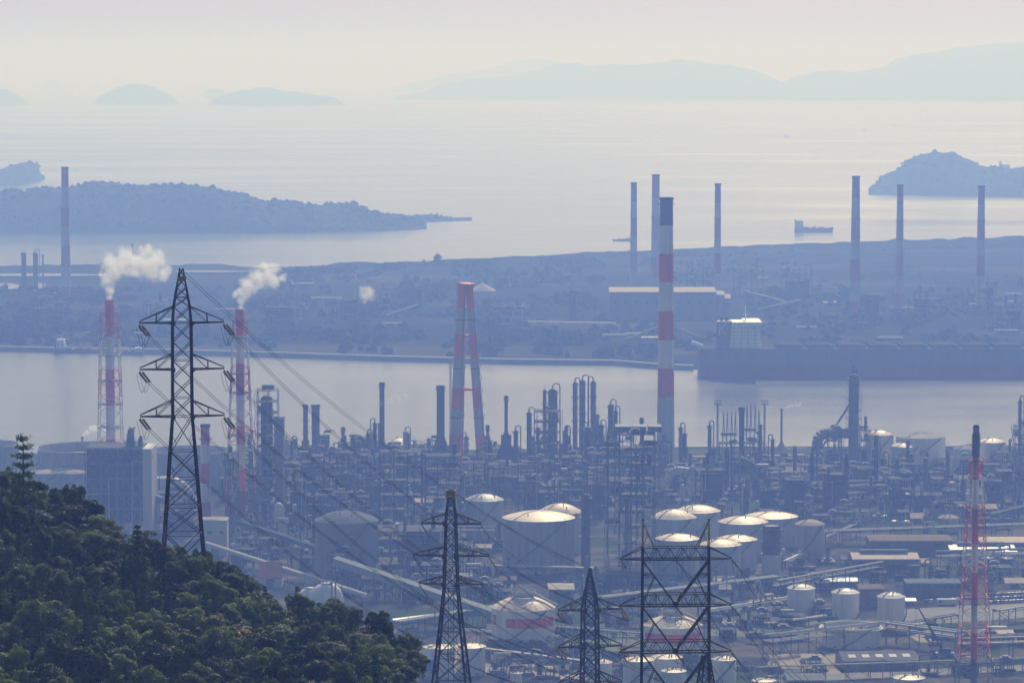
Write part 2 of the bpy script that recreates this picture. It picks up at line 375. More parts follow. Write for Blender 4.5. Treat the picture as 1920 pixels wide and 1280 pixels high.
def banded(mb, h, rb, rt, bands, n=28):
    """bands: (fraction of height of the lower edge, material) from the ground up"""
    prof = []; ms = []
    for i, (f0, mname) in enumerate(bands):
        f1 = bands[i + 1][0] if i + 1 < len(bands) else 1.0
        k = 3
        for j in range(k):
            t = f0 + (f1 - f0) * j / k; prof.append((rb + (rt - rb) * t, h * t)); ms.append(mname)
    prof.append((rt, h)); mb.lathe(prof, n=n, top=False, mats=ms)
def px_bands(pyb, pyt, seq):
    """seq: (pixel row of the band's top, material), top band first -> fractions from the ground up"""
    rows = [s[0] for s in seq] + [pyb]; out = []
    for i, (r0, mname) in enumerate(seq): out.append(((pyb - rows[i + 1]) / (pyb - pyt), mname))
    return list(reversed(out))
def chimney(label, px, pyb, pyt, wb, wt, seq, rings=(), group=None, z=3.0, name='chimney', cap='steel_dark', ladder=True):
    p, s = G(px, pyb, z); h = H_(px, pyb, pyt, z); rb, rt = wb * s / 2, wt * s / 2; claim(p, rb + 2)
    t = thing(name, label, 'chimney', p, group)
    mb = MB(); banded(mb, h, rb, rt, px_bands(pyb, pyt, seq)); mb.build('shaft', t, smooth=True)
    mb = MB().m(cap).lathe([(rt + .35, h - 1.6), (rt + .45, h - 1.5), (rt + .45, h), (rt * .8, h + .05), (rt * .8, h - 4)], n=28, top=True); mb.build('cap', t)
    for ry in rings: add_platform(t, rb + (rt - rb) * (pyb - ry) / (pyb - pyt), h * (pyb - ry) / (pyb - pyt), material='steel_dark')
    if ladder: add_ladder(t, rb, 1, rt, h - 1, -1.0)
    return t
def lattice_mesh(mb, levels, r=.16, rbr=.1, mats=None, posts=4, brace=True, hor=True):
    """levels: (z, half width) from the ground up; four posts, X braces on every face"""
    for i in range(len(levels) - 1):
        (z0, a), (z1, b) = levels[i], levels[i + 1]
        if mats: mb.m(mats[i])
        c0 = [Vector((x * a, y * a, z0)) for x, y in ((-1, -1), (1, -1), (1, 1), (-1, 1))]
        c1 = [Vector((x * b, y * b, z1)) for x, y in ((-1, -1), (1, -1), (1, 1), (-1, 1))]
        for k in range(4):
            mb.bar(c0[k], c1[k], r, cap=False)
            if brace: mb.bar(c0[k], c1[(k + 1) % 4], rbr, cap=False); mb.bar(c0[(k + 1) % 4], c1[k], rbr, cap=False)
            if hor: mb.bar(c1[k], c1[(k + 1) % 4], rbr, cap=False)
    return mb
def framed_stack(label, px, pyb, pyt, wflue, wtop, wbot, seq, frame_top, nlev=10, taper_from=.0, plats=(), head=None, frame_seq=None, z=3.0, bar_r=.34):
    p, s = G(px, pyb, z); h = H_(px, pyb, pyt, z); claim(p, wbot * s / 2)
    t = thing('framed_stack', label, 'chimney', p); bands = px_bands(pyb, pyt, seq)
    mb = MB(); banded(mb, h, wflue * s / 2, wflue * s / 2, bands, 18); mb.build('flue', t, smooth=True)
    ft = h * (pyb - frame_top) / (pyb - pyt); levs = []
    for i in range(nlev + 1):
        f = i / nlev; levs.append((ft * f, (wbot + (wtop - wbot) * min(1, f / (1 - taper_from))) * s / 2))
    def m_at(zv):
        r = bands[0][1]
        for f, mname in (px_bands(pyb, pyt, frame_seq) if frame_seq else bands):
            if zv / h >= f - 1e-4: r = mname
        return r
    mb = lattice_mesh(MB(), levs, bar_r, bar_r * .56, [m_at((levs[i][0] + levs[i + 1][0]) / 2) for i in range(nlev)]); mb.build('lattice_frame', t)
    for ry in plats:
        zz = h * (pyb - ry) / (pyb - pyt); f = min(1, zz / ft); hw = (wbot + (wtop - wbot) * f) * s / 2 + .7
        mb = MB().m('steel_dark'); r0 = wflue * s / 2 + .05
        for x0, x1, y0, y1 in ((-hw, hw, -hw, -r0), (-hw, hw, r0, hw), (-hw, -r0, -r0, r0), (r0, hw, -r0, r0)): mb.box(x0, x1, y0, y1, zz - .15, zz)
        mb.m(m_at(zz))
        for a, b in (((-hw, -hw), (hw, -hw)), ((hw, -hw), (hw, hw)), ((hw, hw), (-hw, hw)), ((-hw, hw), (-hw, -hw))):
            mb.bar((*a, zz + 1.1), (*b, zz + 1.1), .07)
            for k in range(5): mb.bar((a[0] + (b[0] - a[0]) * k / 5, a[1] + (b[1] - a[1]) * k / 5, zz), (a[0] + (b[0] - a[0]) * k / 5, a[1] + (b[1] - a[1]) * k / 5, zz + 1.1), .05)
        mb.build('platform', t)
    add_ladder(t, wflue * s / 2, 0, wflue * s / 2, h - 1, -1.9, material=bands[-1][1])
    return t, h, s
def column(label, px, pyb, pyt, wpx, material='steel_grey', plats=4, loop=0, ladder=True, top='dome', group=None, z=3.0, skirt=None, seed=0, name='distillation_column', cat='column'):
    p, s = G(px, pyb, z); h = H_(px, pyb, pyt, z); r = wpx * s / 2; rg = random.Random(seed + int(px * 7)); claim(p, r + 1.5)
    t = thing(name, label, cat, p, group)
    hd = r * .6 if top == 'dome' else 0
    prof = [(r * (skirt or 1), 0), (r * (1 + ((skirt or 1) - 1) * .3), h * .12), (r, h * .25)]
    prof += [(r, h - hd)]
    if top == 'dome': prof += [(r * .92, h - hd * .6), (r * .65, h - hd * .2), (r * .2, h)]
    mb = MB().m(material).lathe(prof, n=20, top=True)
    for k in range(1, 6): zz = h * .25 + (h * .7 - hd) * k / 6; mb.lathe([(r, zz - .2), (r + .12, zz - .2), (r + .12, zz), (r, zz)], n=20, top=False)
    mb.build('shell', t, smooth=False)
    for k in range(plats):
        zz = h * (.3 + .66 * (k + 1) / max(1, plats)) - .5; add_platform(t, r, zz, material='steel_dark' if k % 2 else 'steel_grey', wdt=1.0)
    if ladder: add_ladder(t, r, 0, r, h - .5, -.3 + rg.random() * .6)
    if top == 'open': MB().m('steel_dark').lathe([(r + .3, h - 1.2), (r + .4, h - 1.0), (r + .4, h), (r * .8, h), (r * .8, h - 2)], n=20).build('rim', t)
    if loop:
        L0 = r + abs(loop) + .5; sx = 1 if loop > 0 else -1; zt = h + 2.2
        mb = MB().m(material); pts = [(0, -.1, h - .2), (0, -.1, zt - .8)]
        for k in range(1, 7):
            a = math.pi - k * math.pi / 6; pts.append((sx * (L0 / 2 + L0 / 2 * math.cos(a)), -.1, zt - .8 + L0 / 2 * math.sin(a) * .9))
        pts += [(sx * L0, -.1, h * .15)]; mb.path(pts, .35, 8); mb.build('overhead_pipe', t)
    if top == 'dome':
        mb = MB().m('steel_dark'); mb.bar((r * .5, 0, h - 1), (r * .5, 0, h + 3.2), .06); mb.bar((r * .5, 0, h + 3.0), (-r * .5, 0, h + 2.2), .06); mb.bar((-r * .3, 0, h - .3), (-r * .3, 0, h + 2), .12); mb.build('davit', t)
    return t
def tank(label, px, pyb, rim, dome, wpx, shell='tank_white', roof='tank_roof', group=None, stair=True, band=None, floating=False, crown=False, z=3.0, name='storage_tank', ang=None, letters=None):
    p, s = G(px, pyb, z); r = wpx * s / 2; n = 48; claim(p, r + 1)
    h = D_(px, rim, p.y - r).z - z                    # rim measured on its near edge
    t = thing(name, label, 'tank', p, group)
    mb = MB().m(shell); ns = 5; prof = []
    for k in range(ns + 1): prof += [(r + .02 * (k % 2), h * k / ns)]
    mb.lathe(prof, n=n, top=False)
    mb.lathe([(r, h - .35), (r + .28, h - .35), (r + .28, h), (r - .1, h)], n=n, top=False)
    for k in range(6): tt = k * 2 * math.pi / 6 + .3; mb.bar((r * 1.01 * math.cos(tt), r * 1.01 * math.sin(tt), 0), (r * 1.01 * math.cos(tt), r * 1.01 * math.sin(tt), h), .09)
    mb.build('shell', t)
    if band:                                           # painted band: (fraction low, fraction high, material, angle span)
        f0, f1, mname, a0, a1 = band; mb = MB().m(mname); k0 = 24
        for k in range(k0):
            x0, x1 = a0 + (a1 - a0) * k / k0, a0 + (a1 - a0) * (k + 1) / k0; q = r + .06
            mb.quad((q * math.cos(x0), q * math.sin(x0), h * f0), (q * math.cos(x1), q * math.sin(x1), h * f0), (q * math.cos(x1), q * math.sin(x1), h * f1), (q * math.cos(x0), q * math.sin(x0), h * f1))
        mb.build('painted_band', t)
    if floating:
        mb = MB().m('roof_grey').lathe([(r - .3, h * .72), (r * .9, h * .70), (0.5, h * .71)], n=n, top=True); mb.build('floating_roof', t)
        mb = MB().m('steel_pale').lathe([(r + .28, h - .9), (r + 1.3, h - .9), (r + 1.3, h - .75), (r + .28, h - .75)], n=n, top=False); mb.ring(r + 1.3, h + .3, .06, n=32); mb.ring(r + 1.3, h - .2, .05, n=32)
        for k in range(32): tt = k * math.pi / 16; mb.bar(((r + 1.3) * math.cos(tt), (r + 1.3) * math.sin(tt), h - .8), ((r + 1.3) * math.cos(tt), (r + 1.3) * math.sin(tt), h + .3), .04)
        mb.build('walkway', t)
        MB().m('steel_pale').bar((r * .95, 0, h), (r * .1, r * .2, h * .73), .35).build('rolling_ladder', t)
    else:
        hd = max(.3, (rim - dome) * s - r * math.sin(math.atan((rim - HOR) / F)) * .98) if dome else r * .08
        prof = [(r + .15, h)]
        for k in range(1, 8): a = k / 8 * math.pi / 2; prof.append((r * math.cos(a), h + hd * math.sin(a) * (1.0 if k < 7 else 1)))
        # shallow dome: circle arc rather than an ellipse
        prof = [(r * (1 - k / 9), h + hd * (1 - (1 - k / 9) ** 2)) for k in range(9)] + [(.25, h + hd)]; prof[0] = (r + .2, h)
        mb = MB().m(roof).lathe(prof, n=n, top=True)
        for k in range(16):
            tt = k * 2 * math.pi / 16 + .1
            mb.path([((q[0]) * math.cos(tt), (q[0]) * math.sin(tt), q[1] + .02) for q in prof], .07, 4)
        mb.build('roof', t)
        mb = MB().m('steel_grey'); mb.ring(r * .98, h + 1.0, .05, n=32); mb.ring(r * .98, h + .5, .035, n=32)
        for k in range(32): tt = k * math.pi / 16; mb.bar((r * .98 * math.cos(tt), r * .98 * math.sin(tt), h), (r * .98 * math.cos(tt), r * .98 * math.sin(tt), h + 1.0), .04)
        mb.build('railing', t)
        mb = MB().m('steel_grey'); rg = random.Random(int(px))
        for k in range(5):
            tt = rg.random() * 6.28; q = r * (.15 + .55 * rg.random()); zz = h + hd * (1 - (q / r) ** 2); mb.bar((q * math.cos(tt), q * math.sin(tt), zz - .1), (q * math.cos(tt), q * math.sin(tt), zz + .9), .28, n=8)
        mb.path([(0, 0, h + hd), (-r * .35, -r * .3, h + hd * .8), (-r * .62, -r * .62, h + hd * .25), (-r * .71, -r * .71, h)], .3, 6); mb.build('vent', t)
        if crown:
            mb = MB().m('steel_pale'); mb.lathe([(r * .34, h + hd * .9), (r * .34, h + hd * .9 + 2.2)], n=16, top=False); mb.ring(r * .4, h + hd + 2.5, .09); mb.ring(r * .4, h + hd + 1.5, .09)
            for k in range(10): tt = k * .628; mb.bar((r * .4 * math.cos(tt), r * .4 * math.sin(tt), h + hd * .86), (r * .4 * math.cos(tt), r * .4 * math.sin(tt), h + hd + 2.6), .09)
            for k in range(6): tt = k * 1.1; mb.hcyl((r * .25 * math.cos(tt), r * .25 * math.sin(tt), h + hd + 1.6), (r * .25 * math.cos(tt) + 1.6, r * .25 * math.sin(tt), h + hd + 1.6), .4, 8)
            mb.build('roof_manifold', t)
            mb = MB().m('steel_pale'); a, b = Vector((r * .3, -r * .12, h + hd + 1.5)), Vector((r * 1.08, -r * .2, h + 1.0)); mb.bar(a, b, .55); mb.bar(a + Vector((0, 0, .9)), b + Vector((0, 0, .9)), .08); mb.build('roof_gangway', t)
            mb = MB().m('steel_grey'); lattice_mesh(mb, [((h + 1) * k / 6, 1.2) for k in range(7)], .1, .06); o = mb.build('stair_tower', t); o.location = (r + 2.2, -r * .2, 0)
    if stair:
        mb = MB().m('steel_grey'); a0 = -2.5 if ang is None else ang; a1 = a0 + min(1.7, 1.25 * h / r * 1.2); k0 = 18
        pa = [((r + .8) * math.cos(a0 + (a1 - a0) * k / k0), (r + .8) * math.sin(a0 + (a1 - a0) * k / k0), .2 + (h - .2) * (k / k0)) for k in range(k0 + 1)]
        for a, b in zip(pa, pa[1:]):
            mb.bar(a, b, .32); mb.bar((a[0], a[1], a[2] + 1.0), (b[0], b[1], b[2] + 1.0), .05)
        mb.build('stair', t)
    mb = MB().m('steel_grey')
    for tt in (-2.2, -1.1): mb.hcyl((r * .95 * math.cos(tt), r * .95 * math.sin(tt), 1), ((r + 2) * math.cos(tt), (r + 2) * math.sin(tt), 1), .3, 8)
    mb.build('nozzle', t)
    return t
def warehouse(label, x0, x1, pyb, eave, ridge, depth, wall='wall_grey', roof='roof_grey', monitor=False, skylights=0, rz=0.0, doors=2, windows=4, group=None, z=3.0, name='warehouse', hip=0.0, cat='building'):
    """gabled shed whose ridge runs along x; pixel rows: base, near eave and ridge"""
    a, s = G(x0, pyb, z); b, _ = G(x1, pyb, z); W = (b - a).length; mid = (a + b) / 2
    h = D_((x0 + x1) / 2, eave, mid.y).z - z; dd = depth / 2
    hr = D_((x0 + x1) / 2, ridge, mid.y + dd).z - z; hr = max(h + .6, hr)
    claim(mid + Vector((0, dd, 0)), max(W, depth) * .45)
    t = thing(name, label, cat, mid + Vector((0, dd, 0)), group, rz); w2 = W / 2; i = hip * w2
    mb = MB().m(wall); mb.quad((-w2, -dd, 0), (w2, -dd, 0), (w2, -dd, h), (-w2, -dd, h)); mb.quad((w2, dd, 0), (-w2, dd, 0), (-w2, dd, h), (w2, dd, h))
    for sx in (-1, 1):
        n = len(mb.v); mb.v += [(sx * w2, -dd, 0), (sx * w2, dd, 0), (sx * w2, dd, h), (sx * (w2 - i), 0, hr - .1), (sx * w2, -dd, h)]; mb.face(tuple(range(n, n + 5)) if sx > 0 else tuple(reversed(range(n, n + 5))))
    k = max(3, int(W / 5))
    for j in range(k + 1): x = -w2 + W * j / k; mb.box(x - .12, x + .12, -dd - .08, -dd - .003, .05, h - .25)
    mb.build('wall', t)
    ov = .6; mb = MB().m(roof)
    for sy in (-1, 1):
        e = h - .15; mb.quad((-w2 - ov, sy * (dd + ov), e), (w2 + ov, sy * (dd + ov), e), (w2 + ov - i, 0, hr), (-w2 - ov + i, 0, hr)); mb.quad((-w2 - ov, sy * (dd + ov), e - .25), (w2 + ov, sy * (dd + ov), e - .25), (w2 + ov, sy * (dd + ov), e), (-w2 - ov, sy * (dd + ov), e))
        kk = int(W / 3)
        for j in range(kk): x = -w2 + W * (j + .5) / kk; mb.bar((x, sy * (dd + ov), e + .03), (x * (1 - hip), 0, hr + .03), .06, cap=False)
    rf = mb.build('roof', t)
    for j in range(skylights):
        x = -w2 + W * (j + .7) / (skylights + .4); f0, f1 = .3, .62
        mb = MB().m('wall_pale'); z0 = h + (hr - h) * f0 + .12; z1 = h + (hr - h) * f1 + .12
        mb.quad((x - W * .05, -dd * (1 - f0), z0), (x + W * .05, -dd * (1 - f0), z0), (x + W * .05, -dd * (1 - f1), z1), (x - W * .05, -dd * (1 - f1), z1)); mb.build('skylight', rf)
    if monitor: MB().m('roof_bluegrey').box(-w2 * .74, w2 * .74, -dd * .16, dd * .16, hr - .6, hr + 1.4).build('ridge_vent', t)
    for j in range(doors):
        x = -w2 + W * (j + .5) / doors; mb = MB().m('roof_bluegrey'); mb.box(x - 2, x + 2, -dd - .16, -dd - .09, 0, min(4.2, h * .7)); mb.build('door', t)
    for j in range(windows):
        x = -w2 + W * (j + .25) / windows + 1; mb = MB().m('glass_dark'); mb.box(x, x + W / windows * .35, -dd - .13, -dd - .085, h * .62, h * .62 + min(1.6, h * .2)); mb.build('window', t)
    return t
def pipe_rack(label, P0, P1, hgt=6.0, wd=4.0, npipes=5, frame='steel_blue', pm=('silver', 'steel_pale', 'steel_grey'), group=None, levels=1, z=3.0, seed=1, step=9.0, name='pipe_rack'):
    a, _ = G(*P0, z); b, _ = G(*P1, z); L_ = (b - a).length; t = thing(name, label, 'pipe rack', a, group, math.atan2(b.y - a.y, b.x - a.x)); rg = random.Random(seed)
    n = max(2, int(L_ / step)); mb = MB().m(frame)
    for i in range(n + 1):
        x = L_ * i / n
        for y in (-wd / 2, wd / 2): mb.bar((x, y, 0), (x, y, hgt + (levels - 1) * 2.5 + .8), .2, cap=False)
        for k in range(levels): mb.bar((x, -wd / 2 - .3, hgt + k * 2.5), (x, wd / 2 + .3, hgt + k * 2.5), .18)
        if i % 4 == 0 and i < n:
            for y in (-wd / 2, wd / 2): mb.bar((x, y, .2), (x + L_ / n, y, hgt), .1); mb.bar((x + L_ / n, y, .2), (x, y, hgt), .1)
    for y in (-wd / 2, wd / 2): mb.bar((0, y, hgt - .6), (L_, y, hgt - .6), .13)
    mb.build('steel_frame', t)
    for k in range(npipes):
        lv = k % levels; y = -wd / 2 + wd * ((k // levels) + .5) / math.ceil(npipes / levels); r = rg.choice((.2, .28, .35, .45)); zz = hgt + lv * 2.5 + .2 + r
        mb = MB().m(rg.choice(pm)); pts = []; xx = -1.0; up = 0
        if rg.random() < .5 and L_ > 50:
            c = L_ * (.3 + .4 * rg.random()); pts = [(-1, y, zz), (c, y, zz), (c, y, zz + 2.4), (c + 5, y, zz + 2.4), (c + 5, y, zz), (L_ + 1, y, zz)]
        else: pts = [(-1, y, zz), (L_ + 1, y, zz)]
        mb.path(pts, r, 8); mb.build('pipe', t)
    return t
def gallery(label, px0, py0, z0, px1, py1, z1, wd=3.0, ht=2.6, material='steel_pale', name='conveyor_gallery', legs=5, Y0=None, Y1=None, leg_mat='steel_blue', rel=False):
    """inclined enclosed conveyor; its two ends are seen at (px,py) and stand at heights z0 / z1"""
    a, _ = G(px0, py0, z0); b, _ = G(px1, py1, z1); base = Vector((a.x, a.y, 3.0)); t = thing(name, label, 'conveyor', base)
    A = a - base; B = b - base; d = (B - A).normalized(); sd = d.cross(Vector((0, 0, 1))).normalized(); up = sd.cross(d); mb = MB().m(material)
    def sect(c): return [c - sd * wd / 2 - up * ht / 2, c + sd * wd / 2 - up * ht / 2, c + sd * wd / 2 + up * ht * .3, c + up * ht * .55, c - sd * wd / 2 + up * ht * .3]
    n = 14; prev = None
    for i in range(n + 1):
        q = sect(A.lerp(B, i / n)); k = len(mb.v); mb.v += [tuple(v) for v in q]
        if prev is not None:
            for e in range(5): mb.face((prev + e, prev + (e + 1) % 5, k + (e + 1) % 5, k + e))
        else: mb.face(tuple(k + e for e in range(5)))
        prev = k
    mb.face(tuple(prev + e for e in reversed(range(5)))); mb.build('gallery', t)
    for i in range(legs):
        c = A.lerp(B, (i + .5) / legs) - up * ht / 2; mb = MB().m(leg_mat)
        for sg in (-1, 1): mb.bar(c + sd * sg * wd * .45, (c.x + sd.x * sg * wd, c.y + sd.y * sg * wd, 0), .16)
        hh = c.z
        if hh > 6:
            for f in (.3, .6): mb.bar((c.x + sd.x * wd * (1 - .55 * f), c.y + sd.y * wd * (1 - .55 * f), hh * f), (c.x - sd.x * wd * (1 - .55 * f), c.y - sd.y * wd * (1 - .55 * f), hh * f), .12)
        mb.build('trestle', t)
    return t
def open_frame(mb, W, Dp, H, nx, ny, nl, r=.17, rbr=.1, brace=.5, rg=None):
    rg = rg or random; xs = [-W / 2 + W * i / nx for i in range(nx + 1)]; ys = [-Dp / 2 + Dp * i / ny for i in range(ny + 1)]; zs = [H * k / nl for k in range(1, nl + 1)]
    for x in xs:
        for y in ys: mb.bar((x, y, 0), (x, y, H), r, cap=False)
    for zz in zs:
        for y in ys: mb.bar((-W / 2, y, zz), (W / 2, y, zz), r * .9, cap=False)
        for x in xs: mb.bar((x, -Dp / 2, zz), (x, Dp / 2, zz), r * .9, cap=False)
    for k in range(nl):
        z0 = H * k / nl; z1 = H * (k + 1) / nl
        for i in range(nx):
            if rg.random() < brace:
                y = -Dp / 2; xm = (xs[i] + xs[i + 1]) / 2
                if rg.random() < .5: mb.bar((xs[i], y, z0), (xs[i + 1], y, z1), rbr); mb.bar((xs[i + 1], y, z0), (xs[i], y, z1), rbr)
                else: mb.bar((xs[i], y, z0), (xm, y, z1), rbr); mb.bar((xs[i + 1], y, z0), (xm, y, z1), rbr)
def rails(mb, W, Dp, z):
    for a, b in (((-W / 2, -Dp / 2), (W / 2, -Dp / 2)), ((W / 2, -Dp / 2), (W / 2, Dp / 2)), ((-W / 2, -Dp / 2), (-W / 2, Dp / 2))):
        mb.bar((*a, z + 1.1), (*b, z + 1.1), .05); mb.bar((*a, z + .55), (*b, z + .55), .04)
        n = max(2, int((Vector(b) - Vector(a)).length / 2.5))
        for k in range(n): q = Vector(a).lerp(Vector(b), k / n); mb.bar((q.x, q.y, z), (q.x, q.y, z + 1.1), .04)
def process_unit(label, px, pyb, pyt, wpx, depth=9.0, frame='steel_blue', seed=0, nl=None, group=None, dense=1.0, name='process_structure', vessels=None, cat='process unit', z=3.0):
    """open steel structure with decks carrying drums, coolers and pipework"""
    p, s = G(px, pyb, z); H = max(4, H_(px, pyb, pyt, z)); W = wpx * s; rg = random.Random(seed * 31 + int(px * 3 + pyb)); claim(p + Vector((0, depth / 2, 0)), max(W, depth) * .42)
    t = thing(name, label, cat, p + Vector((0, depth / 2, 0)), group); nx = max(2, int(W / 5.5)); nl = nl or max(1, round(H / 6.0)); mb = MB().m(frame)
    open_frame(mb, W, depth, H, nx, 2, nl, .2, .12, .45, rg); mb.build('steel_frame', t)
    for k in range(1, nl + 1):
        mb = MB().m('steel_dark'); zz = H * k / nl; x0 = -W / 2 * (1 if rg.random() < .6 else rg.random()); x1 = W / 2 * (1 if rg.random() < .6 else rg.random())
        mb.box(x0, max(x1, x0 + 2), -depth / 2 + .3, depth / 2 - .3, zz - .12, zz + .06); rails(mb, W, depth, zz); mb.build('deck', t)
    if dense > 1 and rg.random() < .75:                 # clad casing of heaters and exchangers inside the frame
        w2 = W * rg.uniform(.2, .42); x = (rg.random() - .5) * (W - 2 * w2); kk = max(1, rg.randint(max(1, nl // 2), nl)); MB().m(rg.choice(('steel_dark', 'steel_dark', frame, 'steel_blue'))).box(x - w2, x + w2, -depth * .3, depth * .45, .4, H * kk / nl - .3).build('casing', t)
    for k in range(nl + 1):
        zz = H * k / nl + (.1 if k else 0); room = H / nl
        for q in range(max(1, int(nx * .6 * dense))):
            x = (rg.random() - .5) * W * .85; y = -depth / 2 + rg.random() * depth * .8; kind = rg.random(); pm = rg.choice(('steel_grey', 'steel_pale', 'silver', 'steel_brown', frame, 'steel_green', 'steel_dark'))
            if kind < .4:
                r = rg.uniform(.6, min(1.5, room * .24)); L2 = rg.uniform(2.5, 7); o = MB().m(pm).hcyl((x - L2 / 2, y, zz + r + .6), (x + L2 / 2, y, zz + r + .6), r); o.box(x - L2 * .3 - .15, x - L2 * .3 + .15, y - r * .7, y + r * .7, zz, zz + r * .8); o.box(x + L2 * .3 - .15, x + L2 * .3 + .15, y - r * .7, y + r * .7, zz, zz + r * .8); o.build('drum', t)
            elif kind < .7:
                r = rg.uniform(.6, 1.4); hh = rg.uniform(.5, .95 if k < nl else 1.6) * room; MB().m(pm).lathe([(r, zz), (r, zz + hh - r * .5), (r * .6, zz + hh - r * .1), (.1, zz + hh)], x, y, 12).build('vessel', t)
            elif k == nl:
                b0 = MB().m('steel_grey'); b0.box(x - 2.2, x + 2.2, y - 1.6, y + 1.6, zz + 1.4, zz + 2.6); b0.lathe([(1.3, zz + 2.6), (1.5, zz + 3.2)], x, y, 12, top=True)
                for ax in (-2, 2):
                    for ay in (-1.4, 1.4): b0.bar((x + ax, y + ay, zz), (x + ax, y + ay, zz + 1.4), .1)
                b0.build('air_cooler', t)
    for q in range(int((3 + nx) * dense)):
        mb = MB().m(rg.choice(('steel_grey', 'steel_pale', 'silver', 'steel_blue', 'steel_dark')))
        x = (rg.random() - .5) * W; y = rg.choice((-depth / 2 - .5, -depth / 2 + .6, depth / 2 - 1)); r = rg.uniform(.12, .3); z0, z1 = sorted((rg.random() * H, rg.random() * H * 1.05)); x2 = (rg.random() - .5) * W
        mb.path([(x, y, z0), (x, y, z1), (x2, y, z1), (x2, y, z1 - rg.random() * 4)], r, 6); mb.build('pipe', t)
    mb = MB().m(frame)                                 # zig-zag stair on the near face
    xs = rg.choice((-W / 2 - 1.6, W / 2 + .4))
    for k in range(nl):
        z0, z1 = H * k / nl, H * (k + 1) / nl; y0, y1 = (-depth / 2, depth / 2) if k % 2 else (depth / 2, -depth / 2)
        mb.bar((xs, y0 * .7, z0), (xs, y1 * .7, z1), .22); mb.bar((xs + 1.2, y0 * .7, z0), (xs + 1.2, y1 * .7, z1), .22); mb.bar((xs, y0 * .7, z0 + 1), (xs, y1 * .7, z1 + 1), .05)
    mb.build('stair', t)
    return t
def furnace(label, px, pyb, pyt_box, wpx, stack=None, body='steel_grey', depth=9.0, group=None, z=3.0, seed=0):
    """boxy fired heater, hipped into a convection section; stack = (px offset, top row, width px, material)"""
    p, s = G(px, pyb, z); H = H_(px, pyb, pyt_box, z); W = wpx * s; claim(p + Vector((0, depth / 2, 0)), max(W, depth) * .45); t = thing('fired_heater', label, 'furnace', p + Vector((0, depth / 2, 0)), group)
    hb = H * .62; mb = MB().m(body).box(-W / 2, W / 2, -depth / 2, depth / 2, 1.5, hb)
    a, b = W / 2, W * .3; d1, d2 = depth / 2, depth * .28
    mb.quad((-a, -d1, hb), (a, -d1, hb), (b, -d2, hb + H * .12), (-b, -d2, hb + H * .12)); mb.quad((a, d1, hb), (-a, d1, hb), (-b, d2, hb + H * .12), (b, d2, hb + H * .12))
    mb.quad((a, -d1, hb), (a, d1, hb), (b, d2, hb + H * .12), (b, -d2, hb + H * .12)); mb.quad((-a, d1, hb), (-a, -d1, hb), (-b, -d2, hb + H * .12), (-b, d2, hb + H * .12))
    mb.box(-b, b, -d2, d2, hb + H * .12 + .003, H); mb.build('firebox', t)
    mb = MB().m('steel_dark'); n = max(3, int(W / 3))
    for i in range(n + 1):
        x = -W / 2 + W * i / n
        mb.bar((x, -depth / 2 - .15, 0), (x, -depth / 2 - .15, hb), .17); mb.bar((x, depth / 2 + .15, 0), (x, depth / 2 + .15, hb), .17)
    for f in (.3, .65, 1): mb.box(-W / 2 - 1.2, W / 2 + 1.2, -depth / 2 - 1.4, -depth / 2 - .35, hb * f - .15, hb * f); mb.bar((-W / 2 - 1.2, -depth / 2 - 1.4, hb * f + 1.1), (W / 2 + 1.2, -depth / 2 - 1.4, hb * f + 1.1), .05)
    mb.build('walkway', t)
    if stack:
        ox, sy, sw, sm = stack; hs = H_(px, pyb, sy, z); r = sw * s / 2; x = ox * s
        mb = MB().m(sm).lathe([(r * 1.7, H), (r, H + r * 2.2), (r, hs)], x, 0, 18, top=False); mb.m('steel_dark').lathe([(r, hs - 1.5), (r + .5, hs - 1.5), (r + .5, hs - .9), (r + .1, hs - .8), (r + .1, hs), (r * .8, hs), (r * .8, hs - 3)], x, 0, 18); st = mb.build('stack', t)
        o = add_ladder(st, r, H, r, hs - 1); o.location = (x, 0, 0)
        o = add_platform(st, r, hs - 3.0, material='steel_dark', wdt=.9); o.location = (x, 0, 0)
    return t
# ================================================================== far shore
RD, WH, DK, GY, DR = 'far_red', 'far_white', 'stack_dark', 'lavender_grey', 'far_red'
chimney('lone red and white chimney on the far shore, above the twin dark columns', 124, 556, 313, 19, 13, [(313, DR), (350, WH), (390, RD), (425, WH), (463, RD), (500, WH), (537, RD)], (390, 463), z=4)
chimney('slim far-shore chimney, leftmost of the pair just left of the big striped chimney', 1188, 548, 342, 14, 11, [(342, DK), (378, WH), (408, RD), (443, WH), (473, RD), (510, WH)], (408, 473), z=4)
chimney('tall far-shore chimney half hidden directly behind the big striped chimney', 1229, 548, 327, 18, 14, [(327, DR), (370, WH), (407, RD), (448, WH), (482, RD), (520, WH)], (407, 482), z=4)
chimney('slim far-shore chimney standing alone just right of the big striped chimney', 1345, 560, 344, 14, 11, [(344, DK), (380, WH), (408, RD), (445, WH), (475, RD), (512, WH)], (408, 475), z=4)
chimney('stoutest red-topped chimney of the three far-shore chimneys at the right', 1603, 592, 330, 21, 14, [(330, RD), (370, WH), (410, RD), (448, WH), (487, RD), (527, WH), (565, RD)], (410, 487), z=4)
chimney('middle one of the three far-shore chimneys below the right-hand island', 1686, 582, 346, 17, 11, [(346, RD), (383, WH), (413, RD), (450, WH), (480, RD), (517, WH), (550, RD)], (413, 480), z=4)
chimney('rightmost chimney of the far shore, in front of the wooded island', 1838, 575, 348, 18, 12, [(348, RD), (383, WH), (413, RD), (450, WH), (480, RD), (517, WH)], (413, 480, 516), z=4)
column('dark far-shore column without a loop, left of the lone red and white chimney', 45, 548, 473, 9, 'steel_blue', 2, 0, z=4)
column('dark far-shore column with a looped pipe beside the lone red and white chimney', 67, 548, 473, 9, 'steel_blue', 2, 1.5, z=4)
